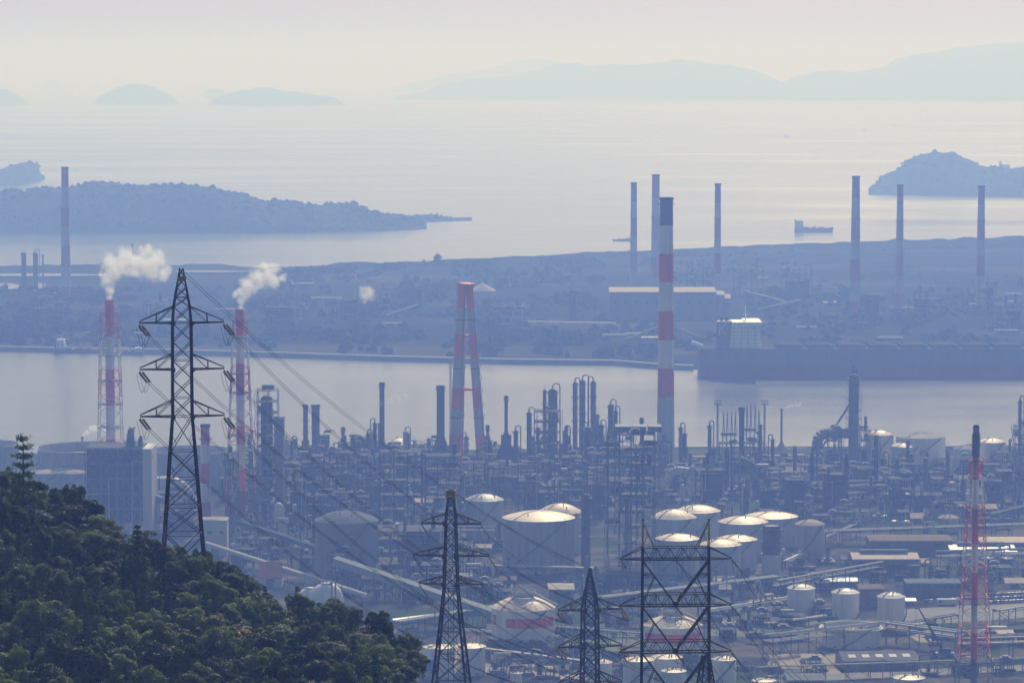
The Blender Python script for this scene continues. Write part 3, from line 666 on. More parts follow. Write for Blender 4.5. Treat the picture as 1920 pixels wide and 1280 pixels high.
column('thin pale mast between the looped column and the lone chimney', 81, 548, 477, 3, 'steel_pale', 1, 0, z=4, top='open', name='vent_mast', cat='mast')
column('thin mast rising behind the steam of the left lattice stack', 249, 505, 457, 3, 'steel_blue', 1, 0, z=4, top='open', name='vent_mast', cat='mast')
# long hall with the sunlit roof
warehouse('long hall with a pale sunlit roof behind the big striped chimney', 1143, 1341, 602, 547, 538, 34, wall='wall_grey', roof='roof_sand', windows=10, doors=6, z=4, name='industrial_hall')
warehouse('low annexe with a sunlit roof against the end of the long pale hall', 1345, 1357, 602, 552, 545, 24, wall='wall_grey', roof='roof_sand', windows=2, doors=1, z=4, name='hall_annexe')
warehouse('lowest annexe with a sunlit roof at the outer end of the long pale hall', 1360, 1369, 602, 559, 551, 22, wall='wall_grey', roof='roof_sand', windows=2, doors=1, z=4, name='hall_annexe')
k = 0
for lab, px, pyb, pyt, wd in (('dark far-shore plant block between the big striped and the slim chimney', 1314, 556, 492, 50), ('dark far-shore furnace block right of the slim lone chimney', 1404, 556, 500, 54),
        ('square dark far-shore plant between the cargo ship and the water front', 1494, 560, 497, 56), ('dark far-shore plant at the foot of the rightmost chimney', 1852, 592, 528, 30),
        ('far-shore plant low beside the foot of the stoutest red-topped chimney', 1640, 592, 552, 40), ('far-shore plant below the middle of the three right chimneys', 1735, 596, 560, 60),
        ('grey far-shore plant behind the orange twin chimney', 780, 582, 538, 30), ('grey far-shore plant right of the small steam puff', 725, 582, 541, 24), ('low far-shore plant left of the small steam puff', 650, 600, 562, 40),
        ('far-shore plant seen between the two steaming lattice stacks', 300, 600, 566, 60), ('far-shore plant under the lone red and white chimney', 90, 590, 556, 70), ('low far-shore plant right of the orange twin chimney', 960, 606, 574, 70), ('far-shore plant left of the long pale hall', 1080, 600, 545, 24),
        ('low far-shore plant right of the second lattice stack', 540, 612, 576, 80), ('far-shore plant at the far right above the moored carrier', 1890, 620, 570, 50)):
    process_unit(lab, px, pyb, pyt, wd, 14, 'steel_dark', k, z=4, name='far_plant', dense=1.5); k += 1
rg = random.Random(3)
FARSHED = []
for i in range(34):
    px = rg.uniform(-60, 1960); py = rg.uniform(528, 640); wd = rg.uniform(18, 60)
    if 1120 < px < 1400 and py < 608: continue
    if not free(G(px, py, 4)[0], wd * .2): continue
    ht = rg.uniform(5, 12); rf = rg.choice(('roof_brown', 'roof_bluegrey', 'roof_bluegrey', 'wall_grey', 'roof_brown'))
    near = min((('the lone red and white chimney', 124), ('the left lattice stack', 205), ('the tall left pylon', 341), ('the second lattice stack', 452), ('the small steam puff', 687), ('the orange twin chimney', 872), ('the big striped chimney', 1248), ('the carrier bridge', 1400), ('the stoutest far-shore chimney', 1603), ('the middle far-shore chimney', 1686), ('the rightmost far-shore chimney', 1838)), key=lambda q: abs(q[1] - px))
    size = 'long low' if wd > 42 else ('small' if wd < 28 else 'low')
    lab = '%s shed with a %s roof on the far shore, behind %s' % (size, {'roof_brown': 'brown', 'roof_bluegrey': 'blue-grey', 'wall_grey': 'dark grey', 'steel_pale': 'pale'}[rf], near[0])
    if lab in FARSHED: lab = lab.replace(' shed', ' outer shed' if px > near[1] else ' inner shed')
    if lab in FARSHED or len(lab.split()) > 16: continue
    FARSHED.append(lab)
    warehouse(lab, px - wd / 2, px + wd / 2, py, py - ht, py - ht - 2.5, 18, wall='wall_grey', roof=rf, doors=1, windows=2, z=4, group='sheds on the far shore')
# pale conveyors of the far shore
for lab, a in (('pale conveyor climbing behind the big striped chimney, left side', (1170, 637, 8, 1236, 612, 22)), ('pale conveyor falling to the right of the big striped chimney', (1262, 612, 22, 1318, 634, 8)),
               ('upper pale conveyor left of the carrier bridge crane', (1395, 545, 22, 1478, 567, 8)), ('pale conveyor crossing below the square dark plant', (1420, 580, 8, 1502, 562, 20)), ('pale conveyor at the foot of the rightmost chimneys', (1770, 570, 24, 1812, 602, 6)),
               ('pale conveyor in the far plant behind the orange twin chimney', (722, 592, 5, 785, 570, 16)), ('long flat pale conveyor on the far shore right of the orange twin chimney', (990, 603, 8, 1155, 606, 8)), ('faint pale conveyor over the white tanker', (132, 632, 6, 166, 622, 18))):
    gallery(lab, *a, wd=2.2, ht=1.6, material='steel_pale', legs=4)
# spoil mound
p, s = G(905, 545, 5); mb = MB().m('sand_pile'); rr = 26 * s
prof = [(rr * (1 - k / 6.0), 15 * s * (k / 6.0) ** .9) for k in range(6)] + [(.3, 15.5 * s)]
mb.lathe(prof, n=24); o = mb.build('stone_pile', smooth=True); o.location = p; tag(o, 'pale heap of stone on the far shore above the orange twin chimney', 'heap')
# seawall blocks / jetty on the far shore, trees of the far skyline
mb = MB().m('wall_grey')
for x in range(-600, 1300, 10):
    a, _ = G(x, interp(far_n, x), 0); b, _ = G(x + 10, interp(far_n, x + 10), 0)
    mb.quad((a.x, a.y - 2, -.5), (b.x, b.y - 2, -.5), (b.x, b.y - 2, 4.2), (a.x, a.y - 2, 4.2)); mb.quad((a.x, a.y - 2, 4.2), (b.x, b.y - 2, 4.2), (b.x, b.y + 4, 4.2), (a.x, a.y + 4, 4.2))
o = mb.build('seawall'); tag(o, 'low pale seawall along the near edge of the far shore', 'seawall')
# far woods: clumped crowns along the skyline and over the flats (one mass)
rg = random.Random(12); mb = MB().m('far_wood')
def blob(mb, c, r, h, rg):
    prof = [(r, 0), (r * 1.05, h * .4), (r * .75, h * .8), (r * .2, h)]; k = len(mb.v); n = 7
    for q, zz in prof:
        for i in range(n): t = i * 6.283 / n + q; j = 1 + rg.uniform(-.25, .25); mb.v.append((c[0] + q * j * math.cos(t), c[1] + q * j * math.sin(t), c[2] + zz * (1 + rg.uniform(-.15, .15))))
    for j in range(3):
        for i in range(n): mb.face((k + j * n + i, k + j * n + (i + 1) % n, k + (j + 1) * n + (i + 1) % n, k + (j + 1) * n + i))
for i in range(11000):
    px = rg.uniform(-300, 2200)
    b = interp(far_b, px)
    py = b + abs(rg.gauss(3, 3)) if rg.random() < .25 else rg.uniform(b, interp(far_n, px) - 16)
    if px < 470 and py < 540: continue
    if nz(px * .008, py * .05, 4) < (-.05 if py < b + 40 else .02): continue
    if 1130 < px < 1400 and 536 < py < 612: continue
    if not free(G(px, py, 4)[0], 4): continue
    blob(mb, G(px, py, 6)[0] - Vector((0, 0, 2)), rg.uniform(2, 5.5), rg.uniform(3, 7.5), rg)
for cx, w2, hh in ((822, 10, 15), (818, 7, 13), (1090, 6, 10), (795, 5, 9), (1510, 5, 9)):
    p, _ = G(cx, interp(far_b, cx) + 2, 6); blob(mb, p - Vector((0, 0, 2)), w2 * .8, hh, rg)
tag(mb.build('woods'), 'dark belts of trees along the skyline of the far shore', kind='stuff')
# ---------------------------------------------------------------- ships
def hull_mesh(L, B, Hh, mats, draft=-.6, sheer=1.0, bow=.12, flip=1, split=.4):
    mb = MB(); n = 24; rows = []
    def half(u):
        if u > 1 - bow: return B / 2 * max(.02, math.cos((u - 1 + bow) / bow * math.pi / 2)) ** .7
        if u < .05: return B / 2 * (.82 + .18 * u / .05)
        return B / 2
    for i in range(n + 1):
        u = i / n; u = 1 - (1 - u) ** 1.4; hb = half(u); x = (u - .5) * L * flip; dz = sheer * max(0, (u - .8) / .2) ** 2; row = []
        rake = (u > .9) * (u - .9) / .1 * L * .03 * flip
        for (y, zz, e) in ((-hb * .85, draft, 0), (-hb * .97, Hh * split, .4), (-hb, Hh + dz, 1), (hb, Hh + dz, 1), (hb * .97, Hh * split, .4), (hb * .85, draft, 0)):
            row.append(len(mb.v)); mb.v.append((x + rake * e, y, zz))
        rows.append(row)
    for i in range(n):
        for j in range(5):
            mb.m(mats[0] if j in (0, 4) else (mats[2] if j == 2 else mats[1])); mb.face((rows[i][j], rows[i + 1][j], rows[i + 1][j + 1], rows[i][j + 1]))
    mb.m(mats[1]); mb.face(tuple(rows[0])); return mb
def bridge_block(x0, x1, B, z0, decks, dh=2.8, material='white_paint'):
    mb = MB().m(material); w2 = B / 2
    for k in range(decks): i = .25 * k; mb.box(x0 + i, x1 - i, -w2 + i, w2 - i, z0 + dh * k, z0 + dh * (k + 1) - .35); mb.box(x0 - .3 + i, x1 + .3 - i, -w2 - .3 + i, w2 + .3 - i, z0 + dh * (k + 1) - .347, z0 + dh * (k + 1) - .003)
    return mb
def deck_windows(parent, x0, x1, B, z0, decks, dh=2.8):
    for k in range(decks):
        mb = MB().m('glass_dark'); i = .25 * k; n = max(2, int((x1 - x0) / 5)); y = -B / 2 + i - .06
        for j in range(n): xx = x0 + i + (x1 - x0 - 2 * i) * (j + .3) / n; mb.box(xx, xx + .9, y, y + .05, z0 + dh * k + 1.0, z0 + dh * k + 1.9)
        mb.build('window', parent)
# moored bulk carrier
p, s = G(1666, 707, 0); p.y += 18; L_ = 708 * s; t = thing('bulk_carrier', 'huge dark-hulled bulk carrier moored along the far shore at the right', 'ship', p)
Hh = 23.0; hull_mesh(L_, 46, Hh, ('ship_red', 'ship_hull', 'hatch_grey'), bow=.1, sheer=2, split=.42).build('hull', t)
xb = (1400 - 1666) * s
b0 = bridge_block(xb - 13, xb + 11, 34, Hh, 7, 3.0); br = b0.build('superstructure', t); deck_windows(br, xb - 13, xb + 11, 34, Hh, 7, 3.0)
MB().m('white_paint').box(xb - 2, xb + 12, -23, 23, Hh + 19, Hh + 21.6).build('bridge_wing', br)
mb = MB().m('white_paint'); mb.bar((xb, 0, Hh + 21), (xb, 0, Hh + 34), .5); mb.bar((xb, -4, Hh + 29), (xb, 4, Hh + 29), .3); mb.bar((xb - 2, 0, Hh + 26), (xb + 2, 0, Hh + 26), .3); mb.build('mast', t)
xf = (1362 - 1666) * s; mb = MB().m('ship_hull').box(xf - 7, xf + 2, -7, 7, Hh, Hh + 21); mb.m('ship_red').box(xf + 2.003, xf + 5.5, -7, 7, Hh, Hh + 21); mb.m('steel_dark')
for q in (-3, 1): mb.lathe([(1, Hh + 20.9), (1, Hh + 24)], xf + q, 0, 10)
fu = mb.build('funnel', t)
mb = MB().m('white_paint'); zc, ln = Hh + 14.5, 4.2                # the letter K on its side
mb.bar((xf - 5, -7.1, zc - ln), (xf - 5, -7.1, zc + ln), .55); mb.bar((xf - 5, -7.1, zc - .5), (xf - .6, -7.1, zc + ln), .5); mb.bar((xf - 3.8, -7.1, zc + .8), (xf - .4, -7.1, zc - ln), .5); mb.build('funnel_letter', fu)
mb = MB().m('white_paint'); mb.hcyl((xf - 27, -6, Hh + 4), (xf - 19, -9, Hh + 1), 1.8); mb.build('free_fall_lifeboat', t)
for k in range(9):
    x0 = xb + 24 + k * (L_ / 2 - xb - 40) / 9.0; mb = MB().m('hatch_grey').box(x0, x0 + 21, -17, 17, Hh, Hh + 2.6); mb.box(x0 + 3, x0 + 18, -15, 15, Hh + 2.603, Hh + 3.2); mb.build('hatch_cover', t)
mb = MB().m('steel_pale')
for k in range(60): xx = -L_ / 2 + L_ * .94 * k / 60; mb.bar((xx, -22.4, Hh), (xx, -22.4, Hh + 1.3), .1)
mb.bar((-L_ / 2, -22.4, Hh + 1.3), (L_ * .44, -22.4, Hh + 1.3), .1); mb.build('railing', t)
def small_ship(label, px, wl, L_, B, Hh, hullm, aft=-1, decks=4, red='ship_red', name='cargo_ship', gear=3, cat='ship', rz=0.0):
    p, s = G(px, wl, 0); p.y += B / 2; t = thing(name, label, cat, p, None, rz); hull_mesh(L_, B, Hh, (red, hullm, 'ship_red'), bow=.16, sheer=1.5, flip=-aft).build('hull', t)
    xb = aft * L_ * .36; w2 = L_ * .09; br = bridge_block(xb - w2, xb + w2, B * .85, Hh, decks).build('superstructure', t); deck_windows(br, xb - w2, xb + w2, B * .85, Hh, decks)
    zt = Hh + decks * 2.8; mb = MB().m('steel_pale'); mb.bar((xb, 0, zt), (xb, 0, zt + L_ * .09), .3); mb.bar((xb, -2, zt + L_ * .06), (xb, 2, zt + L_ * .06), .2); mb.bar((xb - 1.5, 0, zt + L_ * .045), (xb + 1.5, 0, zt + L_ * .045), .2); mb.build('mast', t)
    MB().m(hullm).lathe([(B * .13, Hh), (B * .12, zt + 1.5)], xb + aft * w2 * 1.25, 0, 10).build('funnel', t)
    for k in range(gear):
        x = -aft * L_ * (-.22 + .27 * k); mb = MB().m('steel_pale'); mb.bar((x, 0, Hh), (x, 0, Hh + L_ * .1), .3); mb.bar((x, 0, Hh + L_ * .03), (x - aft * L_ * .1, 0, Hh + L_ * .07), .2); mb.build('derrick', t)
    for k in range(3): x = -aft * L_ * (-.2 + .2 * k); MB().m('ship_red' if k % 2 else 'steel_grey').box(x - L_ * .07, x + L_ * .07, -B * .33, B * .33, Hh + .003, Hh + 1.3).build('hatch', t)
    return t
small_ship('small red cargo ship with its bridge aft, out on the open water at right', 1526, 435, 57, 11, 6.2, 'ship_red', -1, 4)
small_ship('low dark coaster passing behind the slim chimney left of the striped one', 1168, 452, 28, 6, 2.2, 'ship_hull', 1, 1, gear=1)
small_ship('faint distant ship on the sea above the right-hand wooded island', 1884, 313, 26, 8, 5, 'ship_hull', -1, 3, gear=1)
small_ship('white-bridged tanker moored at the far quay behind the left lattice stack', 146, 662, 42, 9, 3.4, 'ship_hull', -1, 3, gear=2, name='tanker')
small_ship('dark barge-like coaster moored right of the left lattice stack', 236, 665, 30, 8, 3.2, 'ship_hull', 1, 1, gear=1)
for lab, px, py in (('tiny dark boat far out above the stoutest far-shore chimney', 1622, 245 ), ('tiny boat far out on the sea above the red cargo ship', 1475, 256), ('tiny boat far out left of the right-hand island', 1678, 236)):
    small_ship(lab, px, py, 15, 5, 2, 'ship_hull', -1, 2, gear=1, name='boat', cat='boat')
# ================================================================== the refinery on the near shore
RD, WH, DR = 'red_paint', 'white_paint', 'dark_red_paint'
# ---- red and white stacks
chimney('big stout striped chimney with a dark top, tallest in the refinery', 1248, 862, 370, 34, 24, [(370, DK), (422, WH), (475, RD), (528, WH), (582, RD), (636, WH), (689, RD), (742, 'concrete')], (383,))
tA, hA, sA = framed_stack('left red and white stack in a lattice frame, steaming above the boiler building', 208, 880, 562, 17, 32, 46, [(562, RD), (627, WH), (692, RD), (757, WH), (822, RD), (850, WH)], 584, 11, plats=(584, 628, 665, 713, 757, 800))
tB, hB, sB = framed_stack('second red and white lattice stack, steaming, right of the tall left pylon', 452, 975, 580, 16, 24, 56, [(580, RD), (630, WH), (680, RD), (740, WH), (798, RD), (832, WH), (880, RD), (920, DR)], 600, 13, plats=(600, 632, 700, 735, 815))
tC, hC, sC = framed_stack('dark-topped red and white lattice stack at the right edge of the refinery', 1825, 1312, 800, 12, 22, 66, [(800, DK), (858, RD), (898, WH), (953, RD), (1018, WH), (1072, RD), (1130, WH), (1185, RD), (1238, 'steel_grey')], 862, 16, plats=(862, 955, 1128, 1236), bar_r=.2)
mb = MB().m('steel_dark'); mb.lathe([(3.0, 0), (3.0, 9), (2.2, 10.5), (2.2, 12.5), (1.6, 13)], n=16); mb.ring(3.4, 4, .12); mb.ring(3.4, 8.5, .12)
for k in range(8): mb.bar((3.4 * math.cos(k * .785), 3.4 * math.sin(k * .785), 4), (3.4 * math.cos(k * .785), 3.4 * math.sin(k * .785), 8.5), .1)
mb.ring(2.9, 12.0, .1); o = mb.build('burner_head', tC); o.location = (0, 0, hC - 11.5); o.scale = (.5, .5, .95)
chimney('short red and white stack beside the legs of the tall left pylon', 386, 985, 795, 20, 16, [(795, RD), (832, WH), (868, RD), (905, WH), (940, RD), (973, WH)], (823,))
# ---- orange chimney: three leaning flues tied together
p, s = G(875, 872); h = H_(875, 872, 530); claim(p, 9); t = thing('tripod_chimney', 'orange and white chimney of leaning tubes that meet at the top', 'chimney', p)
seqT = [(530, 'orange_paint'), (577, GY), (625, 'orange_paint'), (670, GY), (726, 'orange_paint'), (765, GY), (812, 'orange_paint')]
def lean_tube(b0, b1, rb, rt, seq):
    mb = MB(); bands = px_bands(872, 530, seq)
    for i, (f0, mname) in enumerate(bands):
        f1 = bands[i + 1][0] if i + 1 < len(bands) else 1.0
        mb.m(mname); mb.bar(Vector(b0).lerp(Vector(b1), f0), Vector(b0).lerp(Vector(b1), f1), rb + (rt - rb) * f0, rb + (rt - rb) * f1, n=18, cap=False)
    for k in range(1, 15):                            # flanges, small landings and the pipe that climbs each flue
        f = k / 15; c = Vector(b0).lerp(Vector(b1), f); d = (Vector(b1) - Vector(b0)).normalized(); r = rb + (rt - rb) * f
        if k % 4 == 0: mb.m('steel_dark').bar(c - d * .15, c + d * .15, r + .7, n=18)
    mb.m('steel_grey').bar(Vector(b0) + Vector((rb * .75, -rb * .8, 0)), Vector(b1) + Vector((rt * .75, -rt * .8, -2)), .16, n=6)
    return mb
Z1 = Vector((0, 0, h))
lean_tube(((852 - 875) * s, -5, 0), ((866.5 - 875) * s, -1.2, h), 11.5 * s, 8 * s, seqT).build('flue', t, smooth=True)
lean_tube(((904 - 875) * s, -5, 0), ((880 - 875) * s, -1.2, h), 9.5 * s, 7 * s, seqT).build('flue', t, smooth=True)
lean_tube(((859 - 875) * s, 12, 0), ((869 - 875) * s, 2.6, h), 9 * s, 6 * s, seqT).build('flue', t, smooth=True)
mb = MB().m('orange_paint'); mb.lathe([(15.5 * s, h - 2.6), (16.5 * s, h - 2.2), (16.5 * s, h - .4), (13 * s, h)], x=-1 * s, n=20); mb.build('crown_platform', t)
for ry, mm in ((577, GY), (629, 'orange_paint'), (729, 'orange_paint'), (866, 'orange_paint')):
    zz = h * (872 - ry) / 342; f = zz / h; x0 = ((852 - 875) + 14.5 * f) * s; x1 = ((904 - 875) - 24 * f) * s; mb = MB().m(mm)
    mb.bar((x0, -5 + 3.8 * f, zz), (x1, -5 + 3.8 * f, zz), 3 * s); mb.bar((x0, -5 + 3.8 * f, zz), ((859 - 875) * s + 10 * s * f, 12 - 9.4 * f, zz), 3 * s); mb.bar((x1, -5 + 3.8 * f, zz), ((859 - 875) * s + 10 * s * f, 12 - 9.4 * f, zz), 3 * s); mb.build('tie_beam', t)
mb = MB().m('steel_pale')
for k in range(14):
    f = .22 + .035 * k; x1 = ((904 - 875) - 24 * f + 9) * s; mb.bar((x1, -6.5 + 3.8 * f, h * f), (x1 - .6 + (k % 2) * 1.4, -6.8 + 3.8 * f, h * (f + .035)), .28)
mb.build('ladder', t)
# ---- slim dark stacks, columns
furnace('furnace under the slim dark stack with a wide collar', 714, 884, 838, 26, (2, 718, 9.5, DK), 'steel_blue')
furnace('furnace under the thick dark stack just left of the orange twin chimney', 827, 880, 836, 44, (-1, 724, 15, DK), 'steel_blue')
furnace('furnace under the thin tall dark stack right of the orange twin chimney', 949, 892, 816, 32, (0, 743, 6.5, DK), 'steel_dark')
column('thinner of two dark stacks with spiked rims in front of the bay', 573, 870, 758, 8.5, DK, 3, top='open', name='dark_stack', cat='stack')
column('thicker of two dark stacks with spiked rims in front of the bay', 592, 870, 758, 14.5, DK, 2, top='open', name='dark_stack', cat='stack')
def mast(label, px, pyb, pyt, wpx, material='steel_pale', lat=True, prongs=0, name='lattice_mast', cat='mast', wb=None):
    p, s = G(px, pyb); h = H_(px, pyb, pyt); t = thing(name, label, cat, p); claim(p, 1.5); w2 = wpx * s / 2; wb2 = (wb or wpx) * s / 2
    mb = MB().m(material); n = max(4, int(h / 4)); lattice_mesh(mb, [(h * k / n, wb2 + (w2 - wb2) * k / n) for k in range(n + 1)], .13, .08); mb.bar((0, 0, 0), (0, 0, h + .6), .22, n=6); mb.build('lattice', t)
    if prongs:
        mb = MB().m('steel_dark')
        for k in range(prongs): x = (k - (prongs - 1) / 2) * 1.5; mb.bar((x, 0, h - .4), (x, 0, h + 2.6), .25); mb.bar((x, -.4, h + 1.2), (x, .4, h + 2.2), .4)
        mb.bar((-prongs * .9, 0, h - .3), (prongs * .9, 0, h - .3), .3); mb.build('lamp_cluster', t)
    return t
mast('thin pale lattice mast hugging the orange twin chimney on its left', 845, 872, 673, 4.5)
column('slim column at the left end of the dense process block right of the thin stack', 967, 890, 806, 8, 'steel_blue', 2, 1.2)
column('short dark column left of the dark block of reactors', 992, 886, 772, 9, 'steel_dark', 3, 1.2)
column('slender column rising on the left of the dark reactor block', 1021, 880, 730, 6.5, 'steel_blue', 5)
column('fat dark column with a looped pipe crowning the dark reactor block', 1036, 882, 729, 17, 'steel_dark', 4, 1.2)
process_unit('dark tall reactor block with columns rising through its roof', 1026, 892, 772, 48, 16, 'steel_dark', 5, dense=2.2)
column('left column of the tall trio in front of the bay', 1078, 880, 716, 8.5, 'steel_grey', 5, 1.0)
column('middle column of the tall trio, with the long looped pipe', 1092, 882, 712, 10, 'steel_grey', 4, 1.6)
column('right column of the tall trio, darker below', 1112, 884, 714, 10, 'steel_grey', 5, -1.0, skirt=1.1)
column('short column just right of the tall trio', 1127, 886, 795, 9, 'steel_blue', 2, 1)
column('dark column with a hooked top, rising behind the three-fan furnace', 1145, 878, 757, 10.5, 'steel_blue', 4, 1)
column('slimmer dark column beside the hooked one behind the three-fan furnace', 1154, 880, 769, 7, 'steel_blue', 3, 1)
column('column with a bright cap left of the loading arms', 1330, 884, 796, 6.5, 'steel_blue', 2, 1)
column('thick dark column in the middle of the loading arms', 1390, 896, 763, 9.5, 'steel_dark', 2, top='open')
column('dark pipe column at the right end of the loading arms', 1425, 900, 795, 6, 'steel_blue', 2)
mast('post with an antler lamp head, left end of the loading arms', 1345, 880, 757, 3, 'steel_grey', prongs=3, name='lamp_post')
mast('post with an antler lamp head, right end of the loading arms', 1433, 880, 757, 3, 'steel_grey', prongs=3, name='lamp_post')
def loading_arm(label, px, pyb, pyt):
    p, s = G(px, pyb); h = H_(px, pyb, pyt); t = thing('loading_arm', label, 'loading arm', p, 'loading arms at the waterside'); mb = MB().m('steel_grey')
    mb.bar((0, 0, 0), (0, 0, h * .62), .4, n=8); mb.bar((0, 0, h * .62), (.5, 0, h), .28, n=6); mb.bar((.5, 0, h), (1.1, -.4, h * .55), .22, n=6); mb.build('arm', t)
    MB().m('steel_dark').hcyl((-.9, 0, h * .6), (.9, 0, h * .6), .8).build('counterweight', t); MB().m('steel_blue').box(-1.2, 1.2, -1.2, 1.2, 0, 1.5).build('base', t)
for px in (1355, 1362, 1370, 1377): loading_arm('folded loading arm, one of the lower four left of the thick dark column', px, 876, 772)
for px in (1399, 1406, 1414): loading_arm('folded loading arm, one of the taller three right of the thick dark column', px, 876, 758)
loading_arm('short folded loading arm beside the right antler lamp post', 1421, 876, 768)
process_unit('low jetty deck of pipes under the loading arms', 1392, 884, 832, 84, 12, 'steel_blue', 9, nl=2, dense=1.8, name='jetty_deck')
column('small column cluster behind the right side of the striped chimney', 1276, 872, 800, 7, 'steel_blue', 2, 1)
column('small dark column at the bay edge right of the striped chimney', 1283, 874, 812, 8, 'steel_dark', 2)
# flare with pyramid foot
p, s = G(1465, 850); h = H_(1465, 850, 765); t = thing('flare_stack', 'thin flare pipe on a small pyramid foot, smoking over the bay', 'flare', p); claim(p, 4)
mb = MB().m('steel_grey'); mb.bar((0, 0, 0), (0, 0, h), .8, .6, n=10); mb.build('pipe', t)
mb = MB().m('steel_pale'); mb.lathe([(5.5, 0), (1.2, h * .22), (1.2, h * .26)], n=4); mb.build('foot', t)
add_platform(t, .7, h * .95, wdt=.7); flareTop = p + Vector((0, 0, h))
# tall platformed column at right
t = column('tall platformed column with a mast, right of the bay centre', 1600, 872, 700, 19, 'steel_grey', 9, 0, skirt=1.12)
hh = H_(1600, 872, 700); s = G(1600, 872)[1]; mb = MB().m('steel_dark'); mb.bar((-.5, 0, hh), (-.5, 0, hh + 4.4), .5, n=8); mb.ring(2.2, hh + 1, .1); mb.bar((1.2, 0, hh - .4), (1.2, 0, hh + 2), .3); mb.build('top_mast', t)
mb = MB().m('steel_grey'); mb.bar((-3, -2, hh * .66), (-(1600 - 1540) * s, -3, hh * .2), .7, n=8); mb.build('transfer_line', t)
mb = MB().m('steel_grey')
for x in (-3.9, 3.9):
    for k in range(7): mb.box(x - .7, x + .7, -.7, .7, hh * (.3 + .1 * k), hh * (.3 + .1 * k) + .4); mb.bar((x, -.8, hh * (.3 + .1 * k)), (x, -.8, hh * (.34 + .1 * k)), .12)
    mb.bar((x * 1.25, 0, hh * .28), (x * 1.25, 0, hh * .8), .16)
mb.build('stairway', t)
def big_duct(label, pts, r, material='steel_grey', name='duct', z=3.0):
    w3 = [D_(px, py, G(px, yb, z)[0].y) for px, py, yb in pts]; base = Vector((w3[0].x, w3[0].y, z)); t = thing(name, label, 'duct', base); claim(base, 3)
    sm = []
    for i, q in enumerate(w3):
        if 0 < i < len(w3) - 1:
            a, b = w3[i - 1], w3[i + 1]; da = min(r * 2.2, (a - q).length * .45); db = min(r * 2.2, (b - q).length * .45)
            qa, qb = q + (a - q).normalized() * da, q + (b - q).normalized() * db
            for k in range(6): u = k / 5; sm.append(qa * (1 - u) ** 2 + q * 2 * u * (1 - u) + qb * u * u)
        else: sm.append(q)
    mb = MB().m(material); sm = [q - base for q in sm]
    for i, (a, b) in enumerate(zip(sm, sm[1:])): mb.bar(a, b, r, n=16, cap=(i in (0, len(sm) - 2)))
    mb.build('casing', t, smooth=False)
    mb = MB().m('steel_dark')
    for a, b in zip(sm, sm[1:]):
        if (b - a).length > 4: mb.bar(a.lerp(b, .48), a.lerp(b, .52), r * 1.08, n=16)
    mb.build('flange', t); return t
big_duct('big bent flue duct left of the tall platformed column', [(1532, 872, 872), (1532, 812, 872), (1600, 811, 872)], 3.4 * .97, 'steel_grey')
process_unit('dark boiler tower under the bend of the big flue duct', 1566, 884, 808, 24, 12, 'steel_dark', 11, dense=2.0)
process_unit('dark boiler tower between the platformed column and the white tanks', 1623, 884, 808, 18, 12, 'steel_dark', 12, dense=2.0)
column('dark slim column in front of the white tanks at the right', 1642, 930, 815, 8, 'steel_dark', 4, 0)
column('dark squat column in front of the twin white tanks', 1681, 925, 858, 8, 'steel_blue', 1, top='open')
column('grey squat column right of the twin white tanks', 1735, 920, 858, 7, 'steel_grey', 1, top='open')
column('tall thin column at the far right edge, lattice clad', 1911, 896, 749, 6, 'steel_blue', 6, 1)
process_unit('tall dark structure at the far right edge of the works', 1916, 905, 800, 26, 10, 'steel_blue', 13, dense=2)
# ---- left side: boiler building, reactor towers
p, s = G(222, 1010); h = H_(222, 1010, 842); Wd, Dp = 122 * s, 26.0; t = thing('boiler_house', 'dark open boiler building with cross braces beneath the left lattice stack', 'building', p + Vector((0, Dp / 2, 0))); claim(p + Vector((0, 13, 0)), 19)
mb = MB().m('steel_grey'); open_frame(mb, Wd, Dp, h, 4, 2, 6, .4, .28, .9, random.Random(2)); mb.build('steel_frame', t)
MB().m('steel_dark').box(-Wd / 2 + .6, Wd / 2 - .6, -Dp / 2 + 2, Dp / 2 - .6, h * .18, h - .4).build('boiler_casing', t)
mb = MB().m('steel_grey')
for k in range(1, 7): mb.box(-Wd / 2, Wd / 2, -Dp / 2 + .3, -Dp / 2 + 1.9, h * k / 6 - .15, h * k / 6 + .05); rails(mb, Wd, Dp, h * k / 6)
mb.build('walkway', t)
MB().m('lavender_grey').box(Wd / 2 - 4.0, Wd / 2 + .8, -Dp / 2 - 1.2, Dp / 2, 0, h + .3).build('lift_shaft', t)
mb = MB().m('steel_dark'); mb.box(-Wd / 2 - .3, Wd / 2 - 4.1, -Dp / 2 + 2, Dp / 2 + .3, h + .003, h + .5); mb.build('roof', t)
for k in range(8):
    x = (-.5 + .12 * k) * Wd; mb = MB().m('steel_pale' if k % 3 == 0 else 'steel_grey'); mb.bar((x, -Dp / 2 - .3, 0), (x, -Dp / 2 - .3, h * (.5 + .06 * k)), .35, n=6); mb.bar((x, -Dp / 2 - .3, h * (.5 + .06 * k)), (x + Wd * .2, -Dp / 2 - .3, h * (.5 + .06 * k)), .35, n=6); mb.build('pipe', t)
